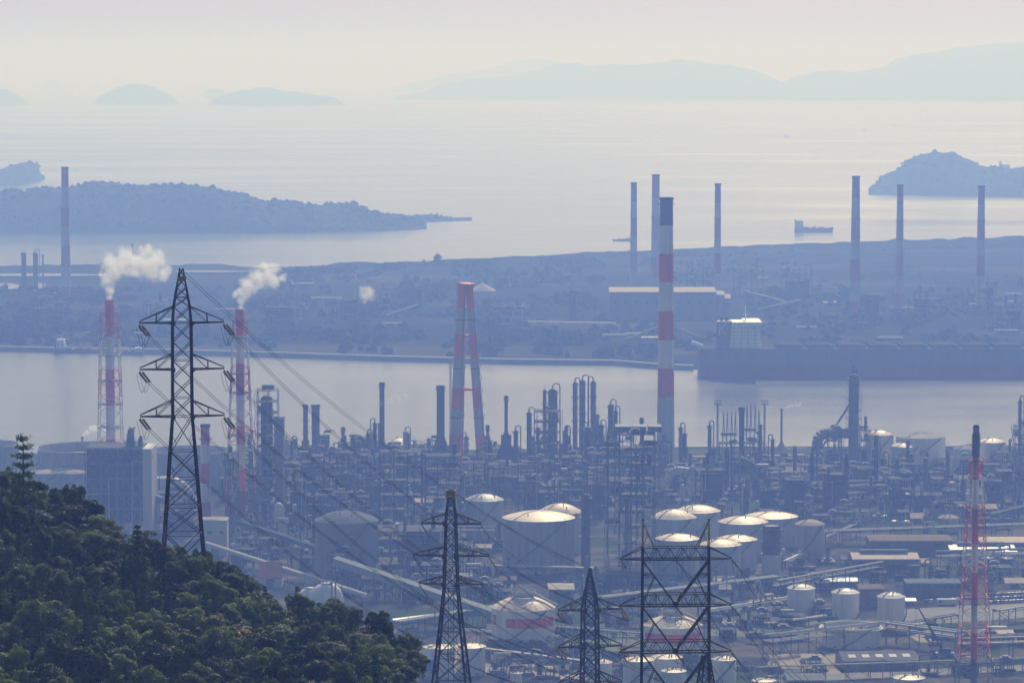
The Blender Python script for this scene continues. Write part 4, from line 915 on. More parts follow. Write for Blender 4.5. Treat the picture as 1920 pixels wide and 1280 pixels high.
for lab, px, top, wd in (('large hooded steam vent on the boiler building roof', 245, 802, 15), ('small hooded steam vent on the boiler building roof', 263, 817, 7)):
    q = D_(px, 841, p.y + 10); tt = thing('hooded_vent', lab, 'vent', q); r = wd * s / 2; H2 = (841 - top) * s
    mb = MB().m('steel_grey').lathe([(r, .6), (r, H2 * .62)], n=16, top=False)
    cs = [Vector((0, 0, H2 * .62))] + [Vector((r * .5 - r * .5 * math.cos(a), 0, H2 * .62 + H2 * .36 * math.sin(a))) for a in (.5, 1.0, 1.57, 2.1)]
    for a, b in zip(cs, cs[1:]): mb.bar(a, b, r * (1 if a is cs[0] else .86), r * .84, n=16)
    mb.build('hood', tt)
    mb = MB().m('steel_dark'); mb.ring(r * 1.7, 3.5, .12); mb.ring(r * 1.7, 4.6, .08); mb.lathe([(r, 3.3), (r * 1.7, 3.3), (r * 1.7, 3.45), (r, 3.45)], n=16, top=False)
    for k in range(4): a = k * 1.571 + .78; mb.bar((r * 1.6 * math.cos(a), r * 1.6 * math.sin(a), .5), (r * 1.6 * math.cos(a), r * 1.6 * math.sin(a), 4.6), .14)
    mb.build('support', tt)
big_duct('fat pale flue duct bending down behind the legs of the tall left pylon', [(286, 908, 985), (338, 906, 985), (366, 960, 985)], 4.2, 'lavender_grey')
process_unit('pipe-filled structure under the fat pale duct', 322, 1000, 925, 70, 14, 'steel_blue', 21, dense=1.6)
for j, px in enumerate((196, 213)): column(('left' if j == 0 else 'right') + ' one of two pale silos below the boiler building', px, 1000, 930, 15, 'lavender_grey', 1, name='silo', cat='silo')
t = warehouse('pale corrugated building at the foot of the short striped stack', 380, 425, 1042, 975, 969, 14, wall='wall_pale', roof='roof_grey', doors=1, windows=2)
process_unit('tall open reactor tower with a dark vessel inside, right of the second lattice stack', 502, 985, 733, 38, 14, 'galvanised_pale', 22, nl=12, dense=.6, name='reactor_tower')
column('dark reactor vessel inside the open reactor tower', 501, 978, 741, 22, 'steel_dark', 3, name='reactor', cat='reactor')
p, s = G(524, 985); h = H_(524, 985, 785); t = thing('lift_tower', 'plain square lift tower on the right of the open reactor tower', 'tower', p + Vector((0, 4, 0))); claim(p, 5); w2 = 9 * s
MB().m('wall_grey').box(-w2, w2, -4, 4, 0, h).build('wall', t); MB().m('steel_dark').box(-w2 - .3, w2 + .3, -4.3, 4.3, h + .003, h + .5).build('roof', t)
mb = MB().m('steel_pale'); mb.bar((w2 - .2, -4.3, 0), (w2 - .2, -4.3, h), .45, n=8); mb.build('down_pipe', t)
p, s = G(523, 1010); h = H_(523, 1010, 942); t = thing('bottle_silo', 'pale bottle-shaped silo below the reactor tower', 'silo', p); claim(p, 5); r = 14 * s
MB().m('lavender_grey').lathe([(r * 1.2, 0), (r * 1.15, h * .18), (r * .72, h * .45), (r * .70, h * .8), (r * .58, h * .93), (r * .25, h)], n=20).build('shell', t, smooth=True)
add_platform(t, r * .72, h * .5)
process_unit('platform structure beside the second lattice stack, left side', 436, 1000, 850, 18, 12, 'steel_blue', 23, dense=1.3)
process_unit('red-braced platform structure at the foot of the second lattice stack', 474, 1000, 880, 16, 10, 'steel_rust', 24, dense=1.2)
# open furnace frames
process_unit('left one of two open lattice furnaces below the thick dark stack', 751, 1012, 848, 78, 14, 'steel_dark', 25, nl=6, dense=.7, name='open_furnace')
process_unit('right one of two open lattice furnaces below the thick dark stack', 831, 1016, 855, 66, 14, 'steel_dark', 26, nl=6, dense=.7, name='open_furnace')
t = process_unit('wide braced furnace structure with three fan boxes before the striped chimney', 1184, 1078, 815, 88, 20, 'steel_green', 27, nl=9, dense=1.0, name='furnace_structure')
p, s = G(1184, 1078); h = H_(1184, 1078, 815)
for px in (1166, 1199, 1228):
    x = (px - 1184) * s; mb = MB().m('steel_grey'); mb.box(x - 3.2, x + 3.2, -6, 6, h + 1.0, h + 3.6)
    for ax in (-3, 3):
        for ay in (-5.5, 5.5): mb.bar((x + ax, ay, h), (x + ax, ay, h + 1.0), .2)
    mb.build('fan_box', t)
column('tall ribbed column standing in front of the three-fan furnace', 1098, 1062, 925, 17, 'steel_blue', 5)
column('grey ribbed column right of the domed tank pair', 1175, 1075, 935, 8, 'steel_grey', 2, top='open')
# ---- tanks
W_, TG = 'tank_white', 'tank_grey'
tank('huge floating-roof tank behind the boiler building', 168, 893, 848, None, 192, TG, floating=True, ang=-1.0)
tank('huge floating-roof tank half out of frame above the leaning pine', -20, 886, 836, None, 110, TG, floating=True)
tank('broad dark tank behind the short striped stack', 358, 912, 850, None, 146, TG, floating=True)
for lab, px, w in (('low pale-roofed tank behind the pine, left one', 88, 70), ('low pale-roofed tank nearest the boiler building', 138, 52)): tank(lab, px, 922, 888, 880, w, TG, 'roof_grey')
tank('low pale-roofed tank between the pine and the boiler building, topmost', 122, 906, 879, 875, 40, TG, 'roof_grey', stair=False)
tank('pale dome-roofed tank sunlit beside the slim dark stack', 748, 858, 834, 821, 58, W_)
tank('low tank with a flat roof behind the sunlit dome', 785, 853, 831, 828, 34, TG, 'roof_sand')
tank('white tank with a warm roof right of the tall platformed column', 1650, 868, 816, 806, 50, W_)
tank('widest white tank at the back right, grey roof', 1726, 870, 822, 813, 92, W_, 'roof_grey')
tank('smaller white tank in front of the widest one at the back right', 1698, 874, 838, 829, 54, W_)
tank('white tank behind the dark-topped lattice stack, sunlit roof', 1859, 876, 830, 821, 52, W_)
tank('pale tank just left of the dark-topped lattice stack', 1810, 880, 842, 835, 44, W_, 'roof_grey')
tank('pale tank at the right margin behind the thin column', 1925, 876, 838, 832, 56, W_, 'roof_grey')
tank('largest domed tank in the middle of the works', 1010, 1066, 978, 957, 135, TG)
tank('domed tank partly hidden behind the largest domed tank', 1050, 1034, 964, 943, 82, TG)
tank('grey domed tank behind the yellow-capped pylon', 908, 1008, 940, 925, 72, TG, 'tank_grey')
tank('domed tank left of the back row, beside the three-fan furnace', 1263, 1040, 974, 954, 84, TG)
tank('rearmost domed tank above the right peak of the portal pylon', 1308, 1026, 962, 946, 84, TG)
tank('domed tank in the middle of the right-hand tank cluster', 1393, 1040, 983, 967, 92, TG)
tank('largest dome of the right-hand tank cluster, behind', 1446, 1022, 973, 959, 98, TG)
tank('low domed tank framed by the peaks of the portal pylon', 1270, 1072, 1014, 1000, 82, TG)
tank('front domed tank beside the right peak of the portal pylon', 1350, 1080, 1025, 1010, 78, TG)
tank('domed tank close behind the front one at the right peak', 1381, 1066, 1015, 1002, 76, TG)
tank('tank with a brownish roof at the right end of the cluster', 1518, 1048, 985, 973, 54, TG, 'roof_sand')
tank('tank with a red band seen through the portal pylon', 1261, 1240, 1178, 1152, 108, W_, band=(.60, .84, 'red_paint', -2.9, -.3), crown=True)
tank('tank with a red band left of the small dark pylon', 981, 1215, 1146, 1116, 118, W_, band=(.60, .82, 'red_paint', -2.15, -.3), crown=True)
# the red emblem left of that tank's band, with a gap
p, s = G(981, 1215); r = 118 * s / 2; h = D_(981, 1146, p.y - r).z - 3; T0 = [o for o in col.objects if o.get('label') == 'tank with a red band left of the small dark pylon'][0]
mb = MB().m('red_paint'); q = r + .06
for k in range(3):
    a0, a1 = -2.86 + .09 * k, -2.86 + .09 * (k + 1); mb.quad((q * math.cos(a0), q * math.sin(a0), h * .62), (q * math.cos(a1), q * math.sin(a1), h * .62), (q * math.cos(a1), q * math.sin(a1), h * .86), (q * math.cos(a0), q * math.sin(a0), h * .86))
mb.build('painted_emblem', T0)
for lab, px, b0, rm, dm in (('left one of three white drum tanks in a row', 1502, 1150, 1105, 1094), ('middle one of three white drum tanks in a row', 1585, 1158, 1113, 1102), ('right one of three white drum tanks in a row', 1670.5, 1167, 1121, 1109)):
    tank(lab, px, b0 + 2, rm, dm, 51, W_, 'tank_white', 'white drum tanks', ang=-.95)
tank('wide white floating-roof tank below the three drum tanks', 1596, 1208, 1180, None, 110, W_, floating=True, ang=-2.0)
tank('white tank with a warm roof left of the yellow-capped pylon', 823, 1270, 1216, 1208, 58, W_, stair=False)
tank('white tank with a warm roof right of the yellow-capped pylon', 880, 1262, 1215, 1205, 60, W_)
tank('small white tank half hidden by the small dark pylon', 1130, 1276, 1243, 1235, 34, W_, stair=False)
tank('white tank just left of the left post of the portal pylon', 1197, 1290, 1240, 1232, 58, W_)
tank('white tank with lettering marks inside the portal pylon', 1250, 1264, 1235, 1226, 57, W_, stair=False)
tank('front low white tank at the feet of the portal pylon', 1263, 1292, 1260, 1254, 46, W_, stair=False)
tank('white tank just right of the right post of the portal pylon', 1358, 1283, 1238, 1229, 45, W_)
tank('tank with a sparkling pale roof at the bottom edge', 1704, 1300, 1274, 1265, 58, W_)
tank('small white tank at the bottom edge between the two dark pylons', 968, 1285, 1262, 1258, 22, W_, stair=False)
tank('white tank cut by the lower frame edge right of the portal pylon', 1432, 1300, 1278, 1272, 44, W_, stair=False)
tank('grey bunker tank with a broad cone roof behind the wires', 650, 1092, 982, 956, 118, 'wall_grey', 'roof_bluegrey', name='bunker_tank')
process_unit('wide dark plant block with many posts right of the broad cone roof', 768, 1090, 996, 122, 24, 'steel_dark', 61, nl=4, dense=1.8)
tank('small tank with a brown cone roof beside the dark-topped lattice stack', 1778, 996, 972, 964, 38, TG, 'roof_sand', stair=False)
tank('pale cone-roofed tank near the right margin', 1795, 968, 948, 943, 26, TG, 'roof_sand', stair=False)
column('short red and white tower before the tanks right of the portal pylon', 1446, 1088, 985, 34, 'steel_brown', 3, top='open', name='cooling_tower', cat='tower')
# the tower's white skirt stands apart in colour
T1 = [o for o in col.objects if o.get('category') == 'tower' and o.name.startswith('cooling')][0]; s = G(1446, 1088)[1]
MB().m('wall_pale').lathe([(17 * s + .25, .1), (17 * s + .25, 5.5 * 2.4)], n=20, top=False).build('skirt', T1)
# spheres behind the wood
def sphere_tank(label, px, pyc, rpx, pyb):
    p, s = G(px, pyb); c = D_(px, pyc, p.y); r = rpx * s; t = thing('spherical_tank', label, 'tank', p); claim(p, r); zc = c.z - 3
    MB().m('tank_white').lathe([(max(.05, r * math.sin(math.pi * k / 18)), zc - r * math.cos(math.pi * k / 18)) for k in range(19)], n=32).build('shell', t, smooth=True)
    for k in range(9):
        a = k * 6.283 / 9; MB().m('tank_white').bar((r * .98 * math.cos(a), r * .98 * math.sin(a), 0), (r * .98 * math.cos(a), r * .98 * math.sin(a), zc), .45, n=8).build('leg', t)
    add_platform(t, r * .25, zc + r * .99, wdt=1)
sphere_tank('large white spherical tank peeking over the wooded ridge', 613, 1122, 31, 1160); sphere_tank('smaller white spherical tank left of the large one over the ridge', 582, 1126, 26, 1156)
column('left one of two thin posts in front of the spherical tanks', 622, 1172, 1060, 2.6, 'steel_grey', 1, top='open', name='vent_post', cat='post')
column('right one of two thin posts in front of the spherical tanks', 629, 1172, 1062, 2.6, 'steel_grey', 1, top='open', name='vent_post', cat='post')
# ---- conveyors / galleries
gallery('inclined gallery from the boiler building down behind the pylon legs', 228, 906, 30, 372, 962, 14, 3.4, 3.0, 'steel_grey')
gallery('bright narrow conveyor running down behind the ridge to the spheres', 388, 1018, 14, 690, 1116, 9, 2.4, 2.0, 'steel_pale', legs=9)
gallery('broad greenish gallery sloping down to the yellow-capped pylon', 632, 1050, 22, 930, 1150, 10, 5, 4, 'galvanised_pale', legs=7)
gallery('upper gallery crossing from the second lattice stack to the cone roof', 455, 980, 24, 660, 1048, 16, 3.2, 2.6, 'steel_blue', legs=5)
gallery('level pale gallery at the feet of the yellow-capped pylon', 735, 1166, 8, 922, 1144, 9, 4, 3, 'galvanised_pale', legs=5)
# ---- buildings
warehouse('warehouse with a sandy roof and a long ridge vent right of the tank cluster', 1600, 1722, 1078, 1047, 1035, 22, wall='wall_brown', roof='roof_sand', monitor=True, doors=3, windows=4)
warehouse('long brown building behind the sandy-roofed warehouse', 1632, 1785, 1042, 1013, 1006, 24, wall='wall_brown', roof='roof_brown', doors=2, windows=3)
warehouse('building with a white roof behind the dark-topped lattice stack', 1785, 1905, 1050, 1033, 1021, 26, wall='wall_pale', roof='roof_white', monitor=True, doors=3, windows=4)
warehouse('long low shed with a pinkish roof at the right margin', 1840, 1990, 1026, 1016, 1008, 22, wall='wall_brown', roof='roof_sand', doors=1, windows=2)
warehouse('grey gabled workshop with pale skylights near the bottom edge', 1578, 1718, 1255, 1237, 1219, 20, wall='wall_grey', roof='roof_bluegrey', skylights=5, doors=2, windows=4, rz=.10)
warehouse('brown shed behind the middle white drum tank', 1612, 1655, 1138, 1103, 1096, 14, wall='wall_brown', roof='roof_brown', doors=1, windows=1)
warehouse('small white annexe right of the right drum tank', 1697, 1716, 1134, 1125, 1122, 8, wall='wall_pale', roof='roof_white', doors=1, windows=1)
warehouse('steep red-brown roofed shed poking above the ridge trees', 484, 527, 1102, 1082, 1052, 20, wall='wall_pale', roof='roof_red', doors=1, windows=1, hip=.15)
warehouse('dark low shed beside the wide floating-roof tank', 1652, 1700, 1190, 1176, 1170, 12, wall='wall_brown', roof='roof_brown', doors=2, windows=1)
warehouse('small hut with a sandy roof below the right margin pipe racks', 1870, 1904, 1198, 1187, 1182, 10, wall='wall_pale', roof='roof_sand', doors=1, windows=2)
warehouse('long dark shed left of the small sandy hut', 1742, 1868, 1200, 1190, 1183, 14, wall='wall_grey', roof='roof_bluegrey', doors=2, windows=3)
warehouse('small pale hut on the sand left of the skylight workshop', 1505, 1540, 1242, 1232, 1227, 9, wall='wall_pale', roof='roof_grey', doors=1, windows=2)
warehouse('small round-tank hut at the bottom left of the skylight workshop', 1442, 1470, 1262, 1253, 1249, 8, wall='wall_brown', roof='roof_sand', doors=1, windows=1)
warehouse('wide dark shed cut by the bottom edge', 1478, 1545, 1292, 1274, 1266, 16, wall='wall_grey', roof='roof_bluegrey', doors=2, windows=3)
warehouse('low hall with an olive roof between the pylons', 1030, 1075, 1130, 1104, 1098, 20, wall='wall_grey', roof='roof_grey', doors=1, windows=2)
warehouse('greenish office block right of the three drum tanks', 1700, 1800, 1118, 1092, 1088, 14, wall='roof_bluegrey', roof='roof_bluegrey', doors=2, windows=8)
warehouse('blue-roofed low shed above the three drum tanks', 1548, 1608, 1100, 1089, 1084, 14, wall='wall_grey', roof='blue_paint', doors=2, windows=2)
for i, (px, py, nm) in enumerate(((1470, 1082, 'left'), (1590, 1078, 'middle'), (1625, 1080, 'right'))): tank('%s small rusty tank in front of the sandy-roofed warehouse' % nm, px + 88 - 40 * (i == 0), py, py - 20, py - 22, 22, 'steel_brown', 'roof_grey', stair=False)
warehouse('small peaked hut right of the sandy-roofed warehouse', 1729, 1741, 1062, 1054, 1046, 8, wall='wall_brown', roof='roof_sand', doors=1, windows=1)
for i, px in enumerate((1851, 1887)): tank(('left' if i == 0 else 'right') + ' small tank with a white conical cap below the white roof', px, 1058, 1047, 1042, 24, 'steel_brown', 'roof_white', stair=False)
# blue crane house
p, s = G(799, 1276); h = H_(799, 1276, 1234); t = thing('crane_house', 'bright blue machine house on legs left of the yellow-capped pylon', 'machine', p); claim(p, 4); w2 = 13.5 * s
MB().m('blue_paint').box(-w2, w2, -2.6, 2.6, h * .5, h).build('cabin', t); mb = MB().m('blue_paint')
for x in (-w2 + .3, w2 - .3):
    for y in (-2.2, 2.2): mb.bar((x, y, 0), (x, y, h * .5), .2)
mb.bar((-w2, -2.2, 0), (w2, -2.2, h * .5), .12); mb.bar((-w2 - 5, -2.5, h * .1), (w2 * .6, -2.5, h * .55), .35); mb.build('leg_frame', t)
MB().m('roof_white').box(-w2 - .2, w2 + .2, -2.8, 2.8, h + .003, h + .3).build('roof', t)
mast('thin pale blue lattice mast between the wood and the blue machine house', 769, 1285, 1214, 5, 'blue_paint', name='lattice_mast')
# ---- pipe racks
for i, (lab, P0, P1, hg, wd, n, lv) in enumerate((
    ('long pipe rack along the waterfront left of the striped chimney', (545, 872), (720, 874), 7, 4, 5, 1), ('long pipe rack crossing below the big flue duct', (1290, 876), (1520, 872), 6, 4, 6, 1),
    ('pale pipe rack right of the striped chimney, upper run', (1272, 892), (1395, 888), 7, 5, 5, 1), ('orange-tinted pipe rack under the platformed column', (1440, 892), (1660, 900), 7, 4, 4, 1),
    ('pipe rack through the middle of the right-hand process area', (1440, 938), (1650, 932), 7, 5, 6, 2), ('long silver pipe rack from the tank cluster to the right margin', (1545, 1022), (1925, 1008), 7, 5, 6, 1),
    ('silver pipe elbow rack at the right end of the tank cluster', (1500, 1050), (1600, 1006), 6, 4, 4, 1), ('pipe rack climbing past the right-end tank, lower', (1475, 1072), (1530, 1045), 5, 4, 3, 1),
    ('pale pipe rack behind the left drum tank', (1455, 1128), (1648, 1092), 7, 5, 7, 2), ('pale pipe rack behind the portal pylon, upper', (1130, 1150), (1455, 1110), 7, 5, 6, 1),
    ('pipe rack from the wood to the red-banded tank', (745, 1196), (925, 1166), 7, 6, 7, 1), ('pipe rack behind the portal pylon, lower', (1330, 1168), (1500, 1140), 5, 5, 5, 1),
    ('broad pipe rack sweeping under the wide floating-roof tank', (1440, 1230), (1670, 1204), 6, 7, 8, 2), ('broad pipe rack from the floating-roof tank to the dark-topped stack', (1672, 1206), (1800, 1224), 6, 7, 8, 2),
    ('pipe rack along the road at the lower right margin', (1800, 1236), (1990, 1230), 6, 5, 6, 2), ('pipe rack over the car park at the right margin', (1868, 1170), (1985, 1152), 6, 4, 5, 1),
    ('pipe rack below the row of small green trees', (910, 1236), (1115, 1262), 4, 5, 6, 1), ('pipe rack between the red-banded tanks', (1040, 1196), (1215, 1210), 5, 4, 5, 1),
    ('pipe rack in front of the tank with a red band at left', (860, 1208), (1045, 1222), 6, 4, 5, 1), ('white concrete pipe bridge along the bottom road', (1420, 1275), (1960, 1256), 5, 3, 2, 1),
    ('pipe rack in front of the white-roofed building', (1760, 1072), (1950, 1066), 7, 5, 6, 2), ('rack of pale pipes above the sandy-roofed warehouse', (1860, 985), (1960, 960), 6, 4, 4, 1),
    ('pipe rack at the foot of the largest domed tank', (930, 1085), (1120, 1090), 6, 4, 5, 1), ('pipe rack in front of the open lattice furnaces', (700, 1022), (930, 1026), 8, 5, 6, 2),
    ('pipe rack below the dark reactor block', (935, 905), (1130, 903), 8, 5, 6, 2), ('pipe rack left of the open lattice furnaces', (540, 930), (705, 936), 8, 5, 6, 2),
    ('low pipe rack between the drum tanks and the floating-roof tank', (1440, 1182), (1545, 1168), 3, 4, 5, 1), ('pipe rack right of the crane, before the parked cars', (1700, 1186), (1790, 1170), 4, 4, 4, 1))):
    pipe_rack(lab, P0, P1, hg, wd, n, rnd.choice(('steel_blue', 'steel_green', 'steel_grey')), levels=lv, seed=i + 3)
big_duct('orange-pink pipe bending at the foot of the three-fan furnace', [(1140, 1042, 1090), (1138, 1066, 1090), (1212, 1068, 1090)], 1.2, 'roof_sand', name='process_pipe')
big_duct('fat greyish duct curving in the right process area', [(1440, 893, 925), (1500, 890, 925), (1506, 920, 925)], 2.8, 'roof_grey')
big_duct('rust-brown duct beside the base of the striped chimney', [(1246, 912, 945), (1262, 880, 945), (1290, 884, 945)], 2.4, 'lavender_grey')
big_duct('large ribbed curved duct right of the striped chimney', [(1386, 862, 930), (1412, 872, 930), (1420, 930, 930)], 2.6, 'steel_grey')
# ---- filler: the crowd of process plant between the landmarks, each unit a thing of its own
LM = [('the second lattice stack', 452, 900), ('the reactor tower', 505, 880), ('the twin spiked stacks', 583, 860), ('the slim collared stack', 716, 860), ('the thick dark stack', 826, 860), ('the orange chimney', 878, 860), ('the thin dark stack', 949, 860),
      ('the dark reactor block', 1030, 870), ('the tall column trio', 1095, 870), ('the three-fan furnace', 1184, 960), ('the striped chimney', 1248, 860), ('the loading arms', 1392, 860), ('the smoking flare pipe', 1465, 850), ('the flue duct', 1550, 870), ('the platformed column', 1600, 870), ('the twin white tanks', 1700, 870), ('the dark-topped stack', 1825, 900),
      ('the cone-roofed bunker', 650, 1000), ('the wide dark block', 768, 1010), ('the bottle silo', 523, 990), ('the open furnaces', 790, 950), ('the largest domed tank', 1010, 1010), ('the grey domed tank', 908, 960), ('the right tank cluster', 1400, 1000), ('the sandy-roofed warehouse', 1660, 1050), ('the white roof', 1845, 1030), ('the spherical tanks', 610, 1120), ('the yellow-capped pylon', 845, 1080), ('the portal pylon', 1268, 1100), ('the small dark pylon', 1107, 1120), ('the drum tanks', 1585, 1120), ('the brown-roofed tank', 1518, 1010)]
COLW = {'steel_blue': 'blue-grey', 'steel_green': 'green-grey', 'steel_dark': 'near-black', 'steel_grey': 'mid-grey', 'steel_rust': 'rusty', 'steel_brown': 'brown', 'steel_pale': 'pale', 'silver': 'silver', 'lavender_grey': 'mauve-grey'}
USED = {}
def rel_label(desc, px, py):
    best = sorted(LM, key=lambda q: (q[1] - px) ** 2 + ((q[2] - py) * 1.6) ** 2)
    for pre in ('', 'smallish ', 'weathered ', 'plain ', 'narrow '):
        for nm, x, y in best[:6]:
            dx, dy = px - x, (py - y) * 1.6; d = math.hypot(dx, dy); far = 'just' if d < 28 else ('a little' if d < 60 else ('well' if d < 110 else 'far'))
            if abs(dx) > abs(dy) * 1.6: r = 'right of' if dx > 0 else 'left of'
            elif abs(dy) > abs(dx) * 1.6: r = 'in front of' if dy > 0 else 'behind'
            else: r = ('in front and right of' if dx > 0 else 'in front and left of') if dy > 0 else ('behind and right of' if dx > 0 else 'behind and left of')
            lab = '%s%s %s %s %s' % (pre, desc, far, r, nm)
            if lab not in USED and len(lab.split()) <= 16: USED[lab] = 1; return lab
    return None
def drum(label, px, pyb, Lpx, rpx, material):
    p, s = G(px, pyb); L2 = Lpx * s / 2; r = rpx * s; t = thing('horizontal_drum', label, 'drum', p); claim(p, L2)
    MB().m(material).hcyl((-L2, 0, r + 1.6), (L2, 0, r + 1.6), r, 14).build('shell', t)
    for x in (-L2 * .6, L2 * .6): MB().m('concrete').box(x - .3, x + .3, -r * .7, r * .7, 0, 1.9).build('saddle', t)
    mb = MB().m('steel_grey'); mb.path([(0, 0, r * 2 + 1.5), (0, 0, r * 2 + 3.2), (L2 * .8, 0, r * 2 + 3.2), (L2 * .8, -r - .6, r * 2 + 3.2), (L2 * .8, -r - .6, 0)], .25, 6); mb.build('pipe', t)
    mb = MB().m('steel_dark'); mb.box(-L2 * .5, L2 * .5, -.7, .7, r * 2 + 1.5, r * 2 + 1.6); rails(mb, L2, 1.4, r * 2 + 1.6); mb.build('platform', t)
def lamp_pole(label, px, pyb, hpx):
    p, s = G(px, pyb); h = hpx * s; t = thing('light_mast', label, 'light mast', p); claim(p, .6)
    MB().m('steel_pale').bar((0, 0, 0), (0, 0, h), .22, .12, n=6).build('pole', t); MB().m('steel_grey').box(-.9, .9, -.25, .25, h, h + .45).build('lamp_head', t)
# taller units and columns that make the solid dark middle of the works
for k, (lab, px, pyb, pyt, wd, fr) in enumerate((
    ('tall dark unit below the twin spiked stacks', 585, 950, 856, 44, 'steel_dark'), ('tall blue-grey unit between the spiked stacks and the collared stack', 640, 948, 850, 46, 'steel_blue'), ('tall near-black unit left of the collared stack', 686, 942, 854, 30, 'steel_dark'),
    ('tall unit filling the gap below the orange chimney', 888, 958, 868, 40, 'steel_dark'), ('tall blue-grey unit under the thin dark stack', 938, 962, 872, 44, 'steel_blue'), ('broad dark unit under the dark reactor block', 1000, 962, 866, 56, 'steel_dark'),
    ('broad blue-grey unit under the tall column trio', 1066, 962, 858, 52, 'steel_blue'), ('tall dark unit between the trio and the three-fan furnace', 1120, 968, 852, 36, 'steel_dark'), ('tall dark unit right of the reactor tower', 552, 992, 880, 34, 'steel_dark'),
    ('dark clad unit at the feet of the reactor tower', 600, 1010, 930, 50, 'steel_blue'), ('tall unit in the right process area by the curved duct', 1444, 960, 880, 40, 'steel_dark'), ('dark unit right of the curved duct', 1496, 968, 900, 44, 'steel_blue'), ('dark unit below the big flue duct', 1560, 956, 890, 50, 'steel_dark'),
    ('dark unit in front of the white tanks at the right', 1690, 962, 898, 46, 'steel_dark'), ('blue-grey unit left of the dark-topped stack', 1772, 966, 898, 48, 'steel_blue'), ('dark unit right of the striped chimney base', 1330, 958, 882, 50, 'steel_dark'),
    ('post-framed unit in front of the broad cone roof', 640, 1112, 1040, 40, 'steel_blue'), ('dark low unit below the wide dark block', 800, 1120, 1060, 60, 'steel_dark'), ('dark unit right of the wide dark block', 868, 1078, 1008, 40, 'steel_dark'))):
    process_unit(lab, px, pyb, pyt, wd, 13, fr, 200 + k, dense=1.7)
for k, (lab, px, pyb, pyt, w_, m_) in enumerate((
    ('short dark column left of the collared stack', 663, 880, 815, 8, 'steel_dark'), ('short hooked column beside the collared stack', 690, 882, 812, 7, 'steel_blue'), ('dark column close to the left of the collared stack', 703, 880, 792, 7, 'steel_dark'), ('thin column right of the sunlit dome', 766, 884, 812, 5, 'steel_blue'),
    ('squat column left of the twin spiked stacks', 548, 884, 826, 9, 'steel_blue'), ('slim dark column between the orange chimney and the thin stack', 918, 890, 824, 7, 'steel_dark'), ('thin column before the dark reactor block', 1008, 896, 800, 6, 'steel_blue'), ('dark column between the reactor block and the trio', 1060, 894, 806, 9, 'steel_dark'),
    ('stout dark column in front of the trio', 1102, 904, 800, 12, 'steel_dark'), ('slim column right behind the trio', 1120, 880, 776, 6, 'steel_blue'), ('dark column under the antler lamp posts', 1362, 920, 838, 9, 'steel_dark'), ('slim dark column left of the smoking flare pipe', 1448, 900, 822, 6, 'steel_dark'),
    ('short dark column right of the smoking flare pipe', 1490, 896, 836, 7, 'steel_blue'), ('dark column before the big duct', 1522, 930, 848, 8, 'steel_dark'), ('ribbed dark column under the platformed column', 1586, 935, 850, 9, 'steel_dark'), ('slim dark column right of the white tanks', 1776, 915, 842, 7, 'steel_blue'))):
    column(lab, px, pyb, pyt, w_, m_, 3, (0, 1, -1)[k % 3])
rg = random.Random(101); FILL = 0
def fill(x0, x1, ys, step, hmin, hmax, tall=.18, dens=1.2):
    global FILL
    for py in ys:
        px = x0 + rg.random() * step
        while px < x1:
            wd = rg.uniform(20, 48); kind = rg.random(); q = py + rg.uniform(-5, 5); p, s = G(px, q)
            if free(p + Vector((0, 4, 0)), wd * s * .36):
                seed = int(px * 13 + q * 7); fr = rg.choice(('steel_blue', 'steel_blue', 'steel_green', 'steel_dark', 'steel_grey', 'steel_brown'))
                if kind < .46:
                    hp = rg.uniform(hmin, hmax); size = 'tall' if hp > hmin + (hmax - hmin) * .62 else ('low' if hp < hmin + (hmax - hmin) * .3 else 'open')
                    l = rel_label('%s %s process structure' % (size, COLW[fr]), px, q)
                    if l: process_unit(l, px, q, q - hp, wd, rg.uniform(8, 12), fr, seed, dense=dens); FILL += 1
                elif kind < .46 + tall:
                    m_ = rg.choice(('steel_grey', 'steel_blue', 'steel_dark', 'steel_pale', 'steel_brown', 'lavender_grey')); w = rg.uniform(6, 11); l = rel_label('%s %s column' % ('slim' if w < 8 else 'stout', COLW[m_]), px, q)
                    if l: column(l, px, q, q - rg.uniform(hmin + 8, hmax + 22), w, m_, rg.randint(2, 4), rg.choice((0, 0, 1, -1))); FILL += 1
                elif kind < .80:
                    m_ = rg.choice(('silver', 'steel_pale', 'steel_grey', 'steel_brown', 'steel_blue', 'steel_grey')); l = rel_label('%s horizontal drum' % COLW[m_], px, q)
                    if l: drum(l, px, q, rg.uniform(24, 44), rg.uniform(4, 7), m_); FILL += 1
                elif kind < .9:
                    m_ = rg.choice(('steel_blue', 'steel_grey', 'steel_brown')); l = rel_label('%s fired heater with a short stack' % COLW[m_], px, q)
                    if l: furnace(l, px, q, q - rg.uniform(hmin, hmax) * .8, wd * .7, (0, q - rg.uniform(hmax * .95, hmax + 28), rg.uniform(4, 7), rg.choice((DK, 'steel_grey', 'steel_dark'))), m_); FILL += 1
                else:
                    rf = rg.choice(('roof_grey', 'roof_bluegrey', 'roof_brown', 'roof_sand')); l = rel_label('control building with a %s roof' % {'roof_grey': 'pale grey', 'roof_bluegrey': 'blue-grey', 'roof_brown': 'brown', 'roof_sand': 'sandy'}[rf], px, q)
                    if l: warehouse(l, px - wd * .45, px + wd * .45, q, q - rg.uniform(10, 16), q - 20, 9, wall=rg.choice(('wall_grey', 'wall_brown', 'wall_pale')), roof=rf, doors=1, windows=3, name='control_building'); FILL += 1
            px += step * rg.uniform(.75, 1.25)
fill(425, 1240, (864, 874, 885, 898, 910), 31, 22, 50, dens=1.5)
fill(425, 960, (922, 936, 952, 968, 984), 34, 26, 64, dens=1.5)
fill(930, 1240, (922, 936, 952), 33, 26, 60, dens=1.5)
